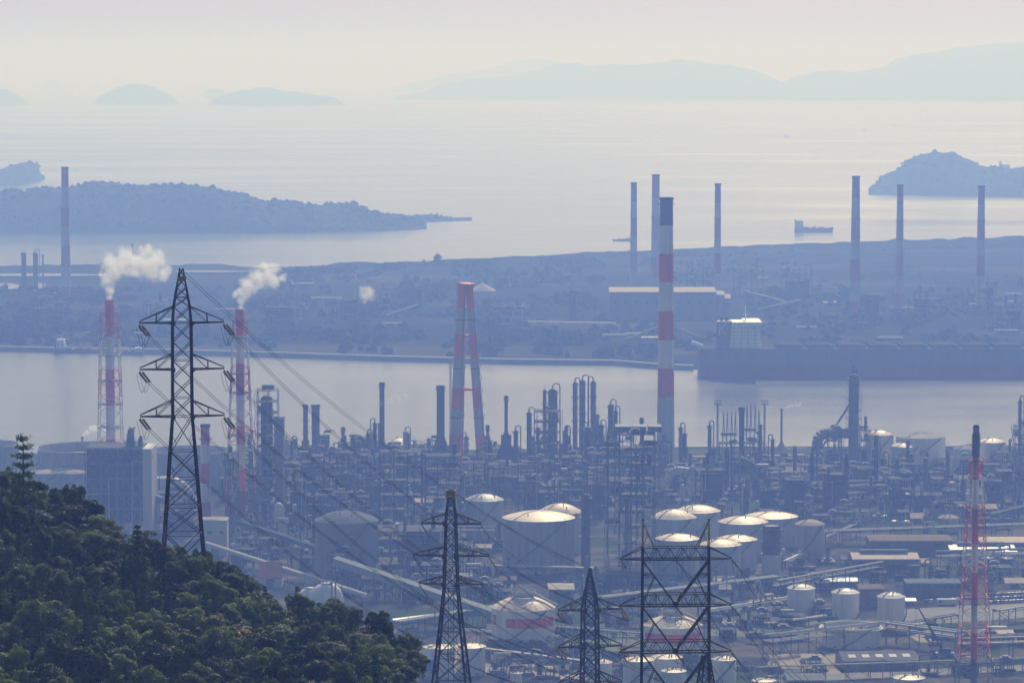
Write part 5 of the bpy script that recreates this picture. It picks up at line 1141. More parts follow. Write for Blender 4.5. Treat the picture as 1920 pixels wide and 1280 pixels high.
fill(1262, 1940, (882, 894, 908, 924, 942, 960, 978), 37, 14, 42, .2, 1.5)
fill(430, 640, (1004, 1024, 1046, 1070), 36, 20, 46, dens=1.4)
fill(590, 720, (1102, 1116), 30, 22, 50, dens=1.4)
fill(690, 960, (1036, 1098, 1112, 1130), 36, 18, 46, .08, 1.4)
fill(1060, 1260, (1104, 1128), 42, 16, 38, .1)
fill(1560, 1930, (992,), 46, 10, 22, .1)
fill(1440, 1720, (1062, 1094), 46, 8, 20, .1)
fill(1720, 1930, (1086, 1102), 42, 10, 26, .1)
fill(1330, 1560, (1098, 1112, 1140, 1156, 1176), 34, 7, 18, .1)
fill(1700, 1940, (1214, 1262), 60, 6, 12, .08)
fill(900, 1230, (1160, 1176, 1192), 38, 8, 20, .1)
fill(1330, 1560, (1200, 1268), 46, 6, 14, .08)
fill(920, 1200, (1252, 1268, 1280), 44, 7, 16, .08)
for i, (px, py, hp) in enumerate(((1500, 935, 60), (1560, 960, 55), (1605, 1000, 50), (1712, 962, 60), (1760, 948, 56), (1350, 930, 60), (1460, 1000, 40), (1900, 960, 60), (560, 980, 60), (690, 920, 55), (1090, 930, 60), (870, 1090, 50), (1455, 1250, 44), (1530, 1262, 44), (1655, 1280, 44), (1760, 1250, 46), (1900, 1260, 46), (1470, 1200, 38), (920, 1240, 36), (1075, 1240, 36))):
    l = rel_label('slender pale light mast', px, py)
    if l: lamp_pole(l, px, py, hp)
# ---- cars: one with its parts, then copies
def make_car(paint):
    t = thing('parked_car', '', 'car', (0, 0, -50)); L2, W2 = 2.2, .86
    mb = MB().m(paint); prof = [(-2.2, .35), (-2.2, .78), (-1.95, .95), (1.15, .95), (2.1, .78), (2.22, .5), (2.2, .35)]; k = len(mb.v)
    for y in (-W2, W2): mb.v += [(x, y, zz) for x, zz in prof]
    n = len(prof)
    for i in range(n): mb.face((k + i, k + (i + 1) % n, k + n + (i + 1) % n, k + n + i))
    mb.face(tuple(k + i for i in range(n))); mb.face(tuple(k + n + i for i in reversed(range(n)))); mb.build('body', t)
    mb = MB().m('glass_dark'); a = [(-1.95, .953), (-1.55, 1.42), (.35, 1.42), (1.15, .953)]; k = len(mb.v)
    for y, sc_ in ((-W2 * .97, .8), (W2 * .97, .8)): mb.v += [(a[0][0], y, a[0][1]), (a[1][0], y * sc_, a[1][1]), (a[2][0], y * sc_, a[2][1]), (a[3][0], y, a[3][1])]
    for q in ((0, 1, 2, 3), (7, 6, 5, 4), (0, 4, 5, 1), (2, 6, 7, 3)): mb.face(tuple(k + i for i in q))
    mb.build('windows', t); MB().m(paint).box(-1.56, .36, -W2 * .78, W2 * .78, 1.423, 1.47).build('roof', t)
    for x in (-1.35, 1.35):
        for y in (-W2 + .08, W2 - .08): MB().m('rubber').bar((x, y - .1, .32), (x, y + .1, .32), .32, n=12).build('wheel', t)
    return t
protos = {c: make_car('car_' + c) for c in ('white', 'silver', 'dark', 'blue', 'red')}; firstuse = {c: True for c in protos}
rg = random.Random(55)
def place_car(px, py, rz, where, group):
    c = rg.choice(('white', 'white', 'white', 'silver', 'silver', 'dark', 'dark', 'blue', 'red')); p, s = G(px, py, 3.004)
    lab = '%s car %s' % (c, where)
    if firstuse[c]: t = protos[c]; t.location = p; t.rotation_euler = (0, 0, rz); t['label'] = lab; t['group'] = group; firstuse[c] = False
    else: t = dup(protos[c], p, rz, lab, group)
for k in range(46):
    row = k // 16; px = 1842 + (k % 16) * 7.2 + row * 5 + rg.uniform(-1, 1); py = 1118 + row * 7 - (px - 1842) * .05
    if rg.random() < .88: place_car(px, py, R(60) + rg.uniform(-.08, .08), 'parked in the crowded lot right of the dark-topped stack', 'cars parked in the lot at the right margin')
for k in range(12):
    if rg.random() < .85: place_car(1738 + k * 8.2, 1129 - k * .5, R(75), 'parked in the row left of the dark-topped stack', 'cars parked left of the lattice stack')
for px, py in ((1517, 1258), (1543, 1258)): place_car(px, py, R(8), 'standing alone on the road by the skylight workshop', 'cars on the bottom road')
for c in protos:
    if firstuse[c]:
        for ch in list(protos[c].children): bpy.data.objects.remove(ch)
        bpy.data.objects.remove(protos[c])
# ---- mobile crane, digger
p, s = G(1768, 1232, 3.0); t = thing('mobile_crane', 'dark blue mobile crane with its long boom leaning up to the left', 'crane', p)
tip = D_(1722, 1139, p.y); tl = tip - p; mb = MB().m('steel_dark'); a = Vector((0, 0, 3)); b = a.lerp(tl, .55); mb.bar(a, b, .75, .65); mb.bar(b, tl, .5, .35); mb.bar(tl, tl + Vector((-1.2, 0, -.4)), .3); mb.build('boom', t)
MB().m('wire').bar(tl + Vector((-1.0, 0, -.5)), tl + Vector((-1.0, 0, -7)), .07).build('hoist_rope', t); MB().m('yellow_paint').lathe([(.2, 0), (.4, .5), (.2, 1.1)]).build('hook', t).location = tl + Vector((-1, 0, -8))
mb = MB().m('blue_paint').box(-5, 5, -1.4, 1.4, .9, 2.2); mb.build('carrier', t); MB().m('steel_dark').box(-2, 3.2, -1.5, 1.5, 2.203, 4).build('turret', t); MB().m('glass_dark').box(-4.9, -3.3, -1.3, 1.3, 2.203, 3.4).build('cab', t)
for x in (-4, -2.4, 2, 3.6):
    for y in (-1.3, 1.3): MB().m('rubber').bar((x, y - .25, .6), (x, y + .25, .6), .6, n=12).build('wheel', t)
def digger(label, px, py, rz):
    p, s = G(px, py); t = thing('excavator', label, 'excavator', p, None, rz); MB().m('yellow_paint').box(-1.6, 1.4, -1.3, 1.3, 1.2, 2.6).build('body', t); MB().m('glass_dark').box(.2, 1.3, -1.25, -.1, 2.603, 3.5).build('cab', t)
    mb = MB().m('yellow_paint'); mb.bar((1.2, 0, 2), (4, 0, 4.6), .3); mb.bar((4, 0, 4.6), (6, 0, 2), .24); mb.bar((6, 0, 2), (5.4, 0, 1.1), .4); mb.build('arm', t)
    for y in (-1.2, 1.2): MB().m('rubber').box(-2, 2, y - .3, y + .3, 0, 1.1).build('track', t)
digger('yellow excavator on the yard right of the crane tip', 1748, 1172, .3)
# ---- white vans/trailers by the yard
for lab, px, py in (('white site cabin beside the crane tip', 1716, 1180), ('white lorry near the small sandy hut', 1868, 1186), ('pale container right of the parked row', 1775, 1134)):
    p, s = G(px, py); t = thing('site_cabin' if 'cabin' in lab else ('lorry' if 'lorry' in lab else 'container'), lab, 'vehicle' if 'lorry' in lab else 'cabin', p)
    MB().m('wall_pale').box(-4.5, 4.5, -1.3, 1.3, .4, 3.0).build('body', t); MB().m('glass_dark').box(-3.6, -2.4, -1.36, -1.303, 1.4, 2.3).build('window', t)
    for x in (-3, 3): MB().m('rubber').bar((x, -1.3, .45), (x, 1.3, .45), .45, n=10).build('wheel', t)
# ---- roads and pale yards
mb = MB().m('asphalt')
for pts in (((1690, 1142), (2000, 1120), (2000, 1152), (1700, 1172)), ((1420, 1268), (2000, 1242), (2000, 1252), (1420, 1282)), ((1400, 1125), (1545, 1072), (1556, 1078), (1420, 1135))):
    n = len(mb.v)
    for q in pts: v = G(*q, 3.0)[0]; mb.v.append((v.x, v.y, 3.006))
    mb.face(tuple(range(n, n + 4)))
struct(mb.build('road'))
for nm_, m_, pts in (('sand_yard', 'yard_sand', ((1440, 1226), (1575, 1222), (1578, 1264), (1440, 1266))), ('grass_yard', 'yard_green', ((1430, 1160), (1545, 1158), (1548, 1200), (1440, 1206))), ('sand_yard', 'yard_sand', ((1700, 1186), (1940, 1176), (1950, 1200), (1720, 1204))), ('grass_yard', 'yard_green', ((1330, 1140), (1420, 1136), (1430, 1196), (1330, 1190))), ('sand_yard', 'yard_sand', ((905, 1240), (1100, 1246), (1100, 1270), (905, 1262))), ('grass_yard', 'yard_green', ((1060, 1186), (1200, 1180), (1210, 1222), (1060, 1216)))):
    mb = MB().m(m_); k = len(pts); e = []
    for i in range(k):                                   # ragged outlines
        for j in range(8):
            q = Vector(pts[i]).lerp(Vector(pts[(i + 1) % k]), j / 8); v = G(q.x + 6 * nz(q.x * .03, q.y * .05, 2), q.y + 4 * nz(q.x * .03, q.y * .05, 8), 3.0)[0]; e.append((v.x, v.y, 3.004))
    mb.v += e; mb.face(tuple(range(len(e)))); struct(mb.build(nm_))
# ================================================================== pylons
def insul_string(mb, a, b, r=.17, n=9, material='porcelain_brown'):
    a, b = Vector(a), Vector(b); mb.m(material)
    for i in range(n):
        p = a.lerp(b, (i + .12) / n); q = a.lerp(b, (i + .8) / n); mb.bar(p, q, r, r * .75, n=8)
    mb.m('galvanised').bar(a, b, .05)
def pylon(label, px, Y, lev, arms, rz=0.0, steel='galvanised', plate=None, ins='porcelain_brown', twin=True, leg=.25, br=.115, wire_to=None, zbase=None, name='transmission_pylon', idir=None, jump=True, platform=None):
    """lev: (pixel row, half width in px) from the top down; arms: (row of lower chord, row of tie, half span px)"""
    s = sc_at(Y); u = s / sc_at(748); leg *= u; br *= u; gz = min(hill_z((px - CX) * s + dx, Y + dy) for dx in (-2.5, 2.5) for dy in (-2.5, 2.5)) if zbase is None else zbase
    base = Vector(((px - CX) * s, Y, gz)); Z = lambda py: D_(px, py, Y).z - gz
    t = thing(name, label, 'pylon', base, None, rz); levels = [(Z(py), hw * s / (abs(math.cos(rz)) + abs(math.sin(rz)) * .5)) for py, hw in lev]
    z1, w1 = levels[-1]; z2, w2 = levels[-2]
    if z1 > .5: k = (w1 - w2) / (z1 - z2); levels.append((-.3, w1 + k * (-.3 - z1)))
    # panels as tall as wide
    pan = [levels[0]]
    for (za, wa), (zb, wb) in zip(levels, levels[1:]):
        n = max(1, round((za - zb) / max(.8 * u, (wa + wb)) * .95))
        for i in range(1, n + 1): pan.append((za + (zb - za) * i / n, wa + (wb - wa) * i / n))
    pan.reverse(); mb = MB().m(steel)
    for i in range(len(pan) - 1):
        (z0, a), (z3, b) = pan[i], pan[i + 1]; big = a > 2.4 * u
        c0 = [Vector((x * a, y * a, z0)) for x, y in ((-1, -1), (1, -1), (1, 1), (-1, 1))]; c1 = [Vector((x * b, y * b, z3)) for x, y in ((-1, -1), (1, -1), (1, 1), (-1, 1))]
        for k in range(4):
            l_ = leg * (1.25 if a > 2 * u else 1) * (.7 if b < .8 * u else 1); mb.bar(c0[k], c1[k], l_, cap=False); mb.bar(c0[k], c1[(k + 1) % 4], br, cap=False); mb.bar(c0[(k + 1) % 4], c1[k], br, cap=False)
            if big or i % 2 == 0: mb.bar(c1[k], c1[(k + 1) % 4], br * .8, cap=False)
            if big: mid = (c0[k] + c0[(k + 1) % 4] + c1[k] + c1[(k + 1) % 4]) / 4; mb.bar((c0[k] + c1[k]) / 2, mid.lerp((c0[k] + c1[k]) / 2, .02) if False else (c0[k].lerp(c1[(k + 1) % 4], .25)), br * .6); mb.bar((c0[(k + 1) % 4] + c1[(k + 1) % 4]) / 2, c0[(k + 1) % 4].lerp(c1[k], .25), br * .6)
    for x in (-1, 1):
        for y in (-1, 1): mb.box(x * pan[0][1] - .4, x * pan[0][1] + .4, y * pan[0][1] - .4, y * pan[0][1] + .4, -.8, .25)
    body = mb.build('lattice_body', t)
    def half(z):
        for (z0, a), (z3, b) in zip(pan, pan[1:]):
            if z0 <= z <= z3: return a + (b - a) * (z - z0) / (z3 - z0)
        return pan[-1][1]
    tips = []
    for (pl, pt, hs) in arms:
        zl, zt = Z(pl), Z(pt)
        for sg in (-1, 1):
            w = half(zl); wt = half(zt); tx = sg * hs * s; mb = MB().m(steel)
            if zl < .5: continue
            for y in (-1, 1):
                A = Vector((sg * w, y * w, zl)); B = Vector((tx, y * .15, zl + .05)); T = Vector((sg * wt, y * wt, zt)); mb.bar(A, B, br * 1.6, cap=False); mb.bar(T, B + Vector((0, 0, .2)), br * 1.15, cap=False)
                q1, q2 = A.lerp(B, .5), T.lerp(B, .5); mb.bar(q1, q2, br * .8); mb.bar(T, q1, br * .8); 
                q3, q4 = A.lerp(B, .25), T.lerp(B, .25)
            for f in (0, .25, .5, .75): a_ = Vector((sg * w, -w, zl)).lerp(Vector((tx, -.15, zl)), f); b_ = Vector((sg * w, w, zl)).lerp(Vector((tx, .15, zl)), f); mb.bar(a_, b_, br * .7); c_ = Vector((sg * w, w, zl)).lerp(Vector((tx, .15, zl)), f + .25); mb.bar(a_, c_, br * .6)
            mb.box(sg * w - .5 * u, sg * w + .5 * u, -w - .12 * u, -w + .05, zl - .45 * u, zl + .45 * u)
            mb.build('crossarm', t)
            # tension strings leaning along the outgoing line, and the slack jumper loop
            dv = Vector(idir or (.55, -.45, -.72)).normalized() * 3.2 * u
            I = MB(); off = Vector((.36, .12, 0)) * u if twin else Vector((0, 0, 0)); A = Vector((tx, 0, zl - .15))
            for o_ in ((-1, 1) if twin else (0,)): insul_string(I, A + off * o_ + dv * .12, A + off * o_ + dv, .27 * u if twin else .17 * u, 10, ins)
            I.m('galvanised').bar(A + dv - off * 1.2, A + dv + off * 1.2, .09 * u); I.bar(A, A + dv * .12, .09 * u)
            I.build('insulator', t)
            if jump:
                J = MB().m('wire')
                for o_ in (-1, 1):
                    e0 = A + dv + off * o_; e1 = A + Vector((-dv.x * .2, 0, -.4)) + off * o_; lo = 3.2 * u
                    J.path([e0, e0.lerp(e1, .3) + Vector((0, 0, -lo * .75)), e0.lerp(e1, .5) + Vector((0, 0, -lo)), e0.lerp(e1, .7) + Vector((0, 0, -lo * .75)), e1], .03, 4)
                J.build('jumper_wire', t)
            tips.append((sg, t.matrix_basis if False else None, A + dv))
    if plate:
        z0 = Z(plate); w = half(z0) + .1; MB().m('sign_yellow').box(-w * 1.05, w * 1.05, -w - .12, -w - .03, z0 - .55 * u, z0 + .55 * u).build('yellow_plate', t)
    if platform:
        za, zb = Z(platform[0]), Z(platform[1]); w = half(zb) + .35 * u; mb = MB().m('yellow_paint')
        for z_ in (za, (za + zb) / 2, zb):
            for a_, b_ in (((-w, -w), (w, -w)), ((w, -w), (w, w)), ((w, w), (-w, w)), ((-w, w), (-w, -w))): mb.bar((*a_, z_), (*b_, z_), .09)
        for k in range(9):
            x = -w + 2 * w * k / 8; mb.bar((x, -w, zb), (x, -w, za), .07); mb.bar((x, w, zb), (x, w, za), .07)
        mb.box(-w, w, -w, w, zb - .1, zb); mb.build('cage', t)
    rot = Matrix.Rotation(rz, 4, 'Z'); top = base + rot @ Vector((0, 0, pan[-1][0]))
    return t, [(sg, base + rot @ q) for sg, _, q in tips], top
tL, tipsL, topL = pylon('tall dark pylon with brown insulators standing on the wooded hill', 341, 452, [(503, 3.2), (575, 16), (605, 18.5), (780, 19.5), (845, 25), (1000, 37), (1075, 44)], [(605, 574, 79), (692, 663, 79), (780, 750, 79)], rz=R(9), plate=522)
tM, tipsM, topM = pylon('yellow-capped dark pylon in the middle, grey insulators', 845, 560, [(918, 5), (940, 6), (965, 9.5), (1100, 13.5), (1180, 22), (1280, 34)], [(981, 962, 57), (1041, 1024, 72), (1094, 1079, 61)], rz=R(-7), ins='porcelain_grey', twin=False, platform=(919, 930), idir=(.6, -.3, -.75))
# its lift cage half-way up the legs
mb = MB().m('galvanised'); Zm = lambda py: D_(845, py, 560).z - tM.location.z
for py in (1209, 1223, 1238):
    for a, b in (((-.55, -.55), (.55, -.55)), ((.55, -.55), (.55, .55)), ((.55, .55), (-.55, .55)), ((-.55, .55), (-.55, -.55))): mb.bar((*a, Zm(py)), (*b, Zm(py)), .045)
for x in (-.55, 0, .55):
    for y in (-.55, .55): mb.bar((x, y, Zm(1238)), (x, y, Zm(1209)), .045)
for x in (-.42, .42): mb.bar((x, 0, Zm(1280)), (x, 0, Zm(1100)), .045)
mb.build('climbing_cage', tM)
tS, tipsS, topS = pylon('small dark pylon with brown insulators between the two larger ones', 1107, 620, [(1064, 1.2), (1118, 11), (1142, 14.5), (1280, 16)], [(1142, 1119, 61), (1211, 1188, 61), (1279, 1256, 61)], rz=R(12), idir=(.5, .3, -.8))
# portal pylon
Yp = 450.0; s = sc_at(Yp); xm = (1268 - CX) * s; gz = min(hill_z(xm + d, Yp) for d in (-9, 0, 9)); base = Vector((xm, Yp, gz)); t = thing('portal_pylon', 'wide portal pylon of two posts with crossed braces and yellow peaks', 'pylon', base, None, R(3))
X = lambda px: (px - 1268) * s
Zp = lambda py: D_(1268, py, Yp).z - gz
dq = .95
mb = MB().m('galvanised')
for px in (1206, 1331):
    sgn = -1 if px < 1268 else 1
    for y in (-dq, dq): mb.bar((X(px), y, Zp(1024)), (X(px) + sgn * .3, y * 1.2, 0), .13, cap=False)
    n = 14
    for k in range(n): za, zb = Zp(1024) * k / n, Zp(1024) * (k + 1) / n; mb.bar((X(px), -dq, za), (X(px), dq, zb), .04); mb.bar((X(px), dq, za), (X(px), -dq, zb), .04); mb.bar((X(px), -dq, zb), (X(px), dq, zb), .04)
mb.build('post', t)
BEAMS = ((1025, 1047), (1112, 1134), (1200, 1221))
for (pt, pb) in BEAMS:
    mb = MB().m('galvanised'); zt, zb = Zp(pt), Zp(pb)
    for y in (-dq, dq):
        mb.bar((X(1206), y, zt), (X(1331), y, zt), .08); mb.bar((X(1206), y, zb), (X(1331), y, zb), .125)
        n = 5
        for k in range(n):
            xa, xb = X(1206) + (X(1331) - X(1206)) * k / n, X(1206) + (X(1331) - X(1206)) * (k + 1) / n; xc = (xa + xb) / 2; mb.bar((xa, y, zt), (xc, y, zb), .055); mb.bar((xb, y, zt), (xc, y, zb), .055)
            mb.bar((xb, y, zt), (xb, y, zb), .035)
    for k in range(11): x = X(1206) + (X(1331) - X(1206)) * k / 10; mb.bar((x, -dq, zb), (x, dq, zb), .045); mb.bar((x, -dq, zt), (x, dq, zt), .04)
    for sgn, px, tip in ((-1, 1206, 1163), (1, 1331, 1374)):
        for y in (-dq, dq): mb.bar((X(px), y, zb), (X(tip), y * .1, zb), .1); mb.bar((X(px), y, zt), (X(tip), y * .1, zb + .1), .072)
    mb.build('crossbeam', t)
for (za, zb) in ((1050, 1132), (1137, 1219), (1224, 1306), (1306, 1390)):
    mb = MB().m('galvanised'); up = za < 1220
    for y in (-dq * .6, dq * .6):
        for px in (1206, 1331):
            if up: a, b = Vector((X(px), y, Zp(za))), Vector((X(1268), y, Zp(zb)))
            else: a, b = Vector((X(px), y, Zp(za))), Vector((X(1268), y, Zp(zb)))
            mb.bar(a, b, .135); m1 = a.lerp(b, .3); m2 = Vector((X(px), y, Zp(za + (zb - za) * .32))); mb.bar(m1, m2, .06); mb.bar(a.lerp(b, .36), Vector((X(px), y, Zp(za + (zb - za) * .36))), .045); mb.bar(a.lerp(b, .36), Vector((X(px), y, Zp(zb))), .065)
    mb.box(X(1263), X(1273), -dq * .7, dq * .7, Zp(zb + 2), Zp(zb - 6)); mb.build('brace', t)
for px, inner in ((1206, 1227), (1331, 1309)):
    mb = MB().m('sign_yellow'); a = Vector((X(px), 0, Zp(977)))
    for y in (-dq, dq): mb.bar((X(px), y, Zp(1024)), a, .085); mb.bar((X(inner), y, Zp(1024)), a, .085)
    q = .48; mb.bar(a.lerp(Vector((X(px), 0, Zp(1024))), q), a.lerp(Vector((X(inner), 0, Zp(1024))), q), .08); mb.bar(a.lerp(Vector((X(inner), 0, Zp(1024))), q), (X(px), 0, Zp(1023)), .06); mb.bar((X(px), 0, Zp(1023)), (X(inner), 0, Zp(1023)), .065)
    mb.m('galvanised').bar(a, a + Vector((0, 0, .35)), .13); mb.build('earth_peak', t)
tipsP = []; rotP = Matrix.Rotation(R(3), 4, 'Z')
for (pt, pb) in BEAMS:
    for px in (1163, 1268, 1374):
        A = Vector((X(px), 0, Zp(pb) - .12)); dv = Vector((.62, .35, -.75)).normalized() * 1.6; I = MB(); insul_string(I, A + dv * .1, A + dv, .13, 9, 'porcelain_grey')
        if px != 1163: I.build('insulator', t); tipsP.append((px, pb, base + rotP @ (A + dv)))
        else: I.build('insulator', t)
        if px != 1163: J = MB().m('wire'); J.path([A + dv, A + dv + Vector((-.06, 0, -1.4)), A + dv * .6 + Vector((-.12, 0, -1.5)), A], .026, 4); J.build('jumper_wire', t)
# the narrow lattice tower head in front of the portal's right post
pylon('narrow dark lattice mast head at the right foot of the portal pylon', 1326, 425, [(1228, 6.5), (1240, 8), (1280, 14)], [], rz=R(20), steel='galvanised', leg=.17, br=.10, name='lattice_mast')
# ================================================================== wires
WN = 0
def wire(label, a, b, sag, r=.04, group=None, n=26, spacers=0):
    o = MB().m('wire'); pts = []
    for i in range(n + 1):
        u = i / n; q = a.lerp(b, u); q.z -= sag * 4 * u * (1 - u); pts.append(q - a)
    k = len(o.v)
    for i, q in enumerate(pts):
        d = (pts[min(n, i + 1)] - pts[max(0, i - 1)]).normalized(); u_ = d.cross(Vector((0, 0, 1))).normalized(); v_ = d.cross(u_)
        for e in range(4): c = e * 1.5708; o.v.append(tuple(q + u_ * r * math.cos(c) + v_ * r * math.sin(c)))
    for i in range(n):
        for e in range(4): o.face((k + i * 4 + e, k + i * 4 + (e + 1) % 4, k + i * 4 + 4 + (e + 1) % 4, k + i * 4 + 4 + e))
    for q in range(spacers): c = pts[int(n * (q + .7) / (spacers + .6))]; o.bar(c + Vector((-.4, 0, .03)), c + Vector((.4, 0, .03)), .04)
    w_ = o.build('power_line'); w_.location = a; tag(w_, label, 'power line', group); return w_
nm = ['top', 'middle', 'bottom']
for i, ((sg, a), (sg2, b)) in enumerate(zip(tipsL, tipsS)):
    for dx in (-.2, .2): wire('%s twin wires from the %s arms of the tall hill pylon to the small pylon' % (nm[i // 2], 'outer' if sg < 0 else 'inner'), a + Vector((dx, 0, 0)), b + Vector((dx, 0, 0)) - Vector((0, 0, 0)), 5.5 + i * .2, .036, 'conductors of the tall hill pylon, %d' % i, spacers=3 if dx > 0 else 0)
for dx in (-.25, .25): wire('thin earth wires from the tip of the tall hill pylon', topL + Vector((dx, 0, -.3)), topS + Vector((dx, 0, -.2)), 4, .03, 'earth wires of the tall hill pylon')
for i, (sg, a) in enumerate(tipsM):
    b = D_(to_px(a)[0] + 640, to_px(a)[1] + 330, 760)
    wire('%s wire from the %s arm of the yellow-capped pylon' % (nm[i // 2], 'left' if sg < 0 else 'right'), a, b, 5.5, .036, spacers=1)
wire('thin earth wire from the cap of the yellow-capped pylon', topM, D_(1500, 1230, 760), 4, .027)
for i, (px, pb, a) in enumerate(tipsP):
    b = D_(px + 560, pb + 400, 680)
    wire('%s wire of the portal pylon from its %s' % (nm[i // 2], 'middle' if px == 1268 else 'right arm'), a, b, 6, .036); 
    wire('second, steeper %s wire of the portal pylon from its %s' % (nm[i // 2], 'middle' if px == 1268 else 'right arm'), a, D_(px + 330, pb + 420, 620), 4, .032)
for i, (x, y) in enumerate(((-30, 1155), (-30, 1180))):
    a = D_(x, y, 340); b = D_(700, y + (148 if i == 0 else 157), 362)
    wire('%s pale wire crossing low in front of the forest' % ('upper' if i == 0 else 'lower'), a, b, .9, .024)
for o in list(col.objects):
    if o.name.startswith('power_line') and 'pale wire' in o['label']: o.data.materials[0] = MATS['wire_pale']
# ================================================================== steam
def steam(label, pts, dens=.35, seed=0, wisp=1.0, an=.35, name='steam_plume'):
    """pts: (pixel x, pixel y, radius px) along the plume; the air thins out from the middle of each puff"""
    Y = pts[0][3]; s = sc_at(Y); base = D_(pts[0][0], pts[0][1], Y); rg = random.Random(seed)
    m = bpy.data.materials.new('steam_' + str(seed)); m.use_nodes = True; nt_ = m.node_tree; N, L = nt_.nodes, nt_.links; N.remove(N['Principled BSDF'])
    v = N.new('ShaderNodeVolumePrincipled'); v.inputs['Color'].default_value = (.985, .985, .99, 1); v.inputs['Anisotropy'].default_value = an
    tc = N.new('ShaderNodeTexCoord'); rm = sum(q[2] for q in pts) / len(pts) * s; puffs = []
    for (x, y, r, *_r) in pts:
        c = D_(x, y, Y) - base; R0 = r * s * 1.35; puffs.append((c, R0)); 
        for _ in range(2): puffs.append((c + Vector((rg.uniform(-1, 1), rg.uniform(-.6, .6), rg.uniform(-1, 1))) * R0 * .75, R0 * rg.uniform(.45, .65)))
    wn = N.new('ShaderNodeTexNoise'); wn.inputs['Scale'].default_value = .9 / rm; wn.inputs['Detail'].default_value = 5; wn.inputs['Roughness'].default_value = .62; L.new(tc.outputs['Object'], wn.inputs['Vector'])
    prev = None
    for c, R0 in puffs:
        d = N.new('ShaderNodeVectorMath'); d.operation = 'DISTANCE'; L.new(tc.outputs['Object'], d.inputs[0]); d.inputs[1].default_value = c
        q = N.new('ShaderNodeMath'); q.operation = 'DIVIDE'; L.new(d.outputs['Value'], q.inputs[0]); q.inputs[1].default_value = R0
        if prev is None: prev = q.outputs[0]
        else:
            k = N.new('ShaderNodeMath'); k.operation = 'SMOOTH_MIN'; k.inputs[2].default_value = .25; L.new(prev, k.inputs[0]); L.new(q.outputs[0], k.inputs[1]); prev = k.outputs[0]
    a = N.new('ShaderNodeMath'); a.operation = 'MULTIPLY_ADD'; L.new(wn.outputs[0], a.inputs[0]); a.inputs[1].default_value = 2.6 * wisp; a.inputs[2].default_value = -1.3 * wisp
    b = N.new('ShaderNodeMath'); b.operation = 'SUBTRACT'; L.new(a.outputs[0], b.inputs[0]); L.new(prev, b.inputs[1])
    mr = N.new('ShaderNodeMapRange'); mr.interpolation_type = 'SMOOTHSTEP'; mr.inputs[1].default_value = -.95; mr.inputs[2].default_value = .15; mr.inputs[3].default_value = 0; mr.inputs[4].default_value = dens
    L.new(b.outputs[0], mr.inputs[0]); L.new(mr.outputs[0], v.inputs['Density']); L.new(v.outputs[0], N['Material Output'].inputs['Volume']); MATS[m.name] = m
    import bmesh
    bm = bmesh.new()
    for c, R0 in puffs: bmesh.ops.create_icosphere(bm, subdivisions=2, radius=R0 * 1.45, matrix=Matrix.Translation(c))
    me = bpy.data.meshes.new(name); bm.to_mesh(me); bm.free(); me.materials.append(m); o = bpy.data.objects.new(name, me); col.objects.link(o); o.location = base
    rmod = o.modifiers.new('skin', 'REMESH'); rmod.mode = 'VOXEL'; rmod.voxel_size = max(.25, min(q[2] for q in pts) * s * .3)
    return tag(o, label, 'steam', kind='stuff')
yA, yB = tA.location.y, tB.location.y
steam('white steam drifting to the right from the left lattice stack', [(206, 556, 7, yA), (205, 544, 10), (203, 527, 14), (212, 508, 20), (206, 490, 15), (232, 496, 21), (232, 478, 14), (258, 492, 20), (282, 500, 23), (294, 486, 17), (306, 514, 15), (270, 476, 12)], .30, 1, .75)
steam('white steam leaning right from the second lattice stack', [(452, 575, 6, yB), (451, 565, 9), (455, 551, 14), (466, 537, 18), (484, 523, 21), (500, 513, 17), (513, 527, 13), (496, 500, 11), (528, 522, 8)], .32, 2, .75)
steam('small round puff of steam over the far shore', [(684, 565, 5, G(687, 575, 4)[0].y), (684, 553, 12), (692, 551, 12), (688, 545, 9)], .14, 3, .45)
p_, _ = G(155, 850); column('thin pipe puffing white smoke behind the huge floating-roof tank', 154.5, 852, 818, 2.6, 'steel_dark', 0, top='open', ladder=False, name='smoke_pipe', cat='pipe')
steam('white smoke trailing right from the thin pipe left of the lattice stack', [(157, 815, 3, p_.y), (163, 809, 5), (172, 804, 6.5), (183, 804, 7), (196, 804, 6), (208, 806, 4)], .5, 4, .7)
steam('thin wisp of steam across the slim collared stack', [(702, 753, 4, G(714, 890)[0].y), (716, 757, 6), (732, 752, 8), (748, 746, 7), (762, 742, 6)], .05, 5, 1.0)
steam('pale smoke trailing right from the thin flare pipe', [(1467, 765, 2.2, flareTop.y), (1473, 764, 2.8), (1479, 762, 3.4), (1486, 761, 3.8), (1493, 759.5, 4), (1500, 758, 4)], .22, 6, .6)
steam('tiny puff of steam in the process area left of the brown-roofed tank', [(1486, 943, 2.6, G(1486, 950)[0].y), (1484, 935, 3)], .4, 7, .5)
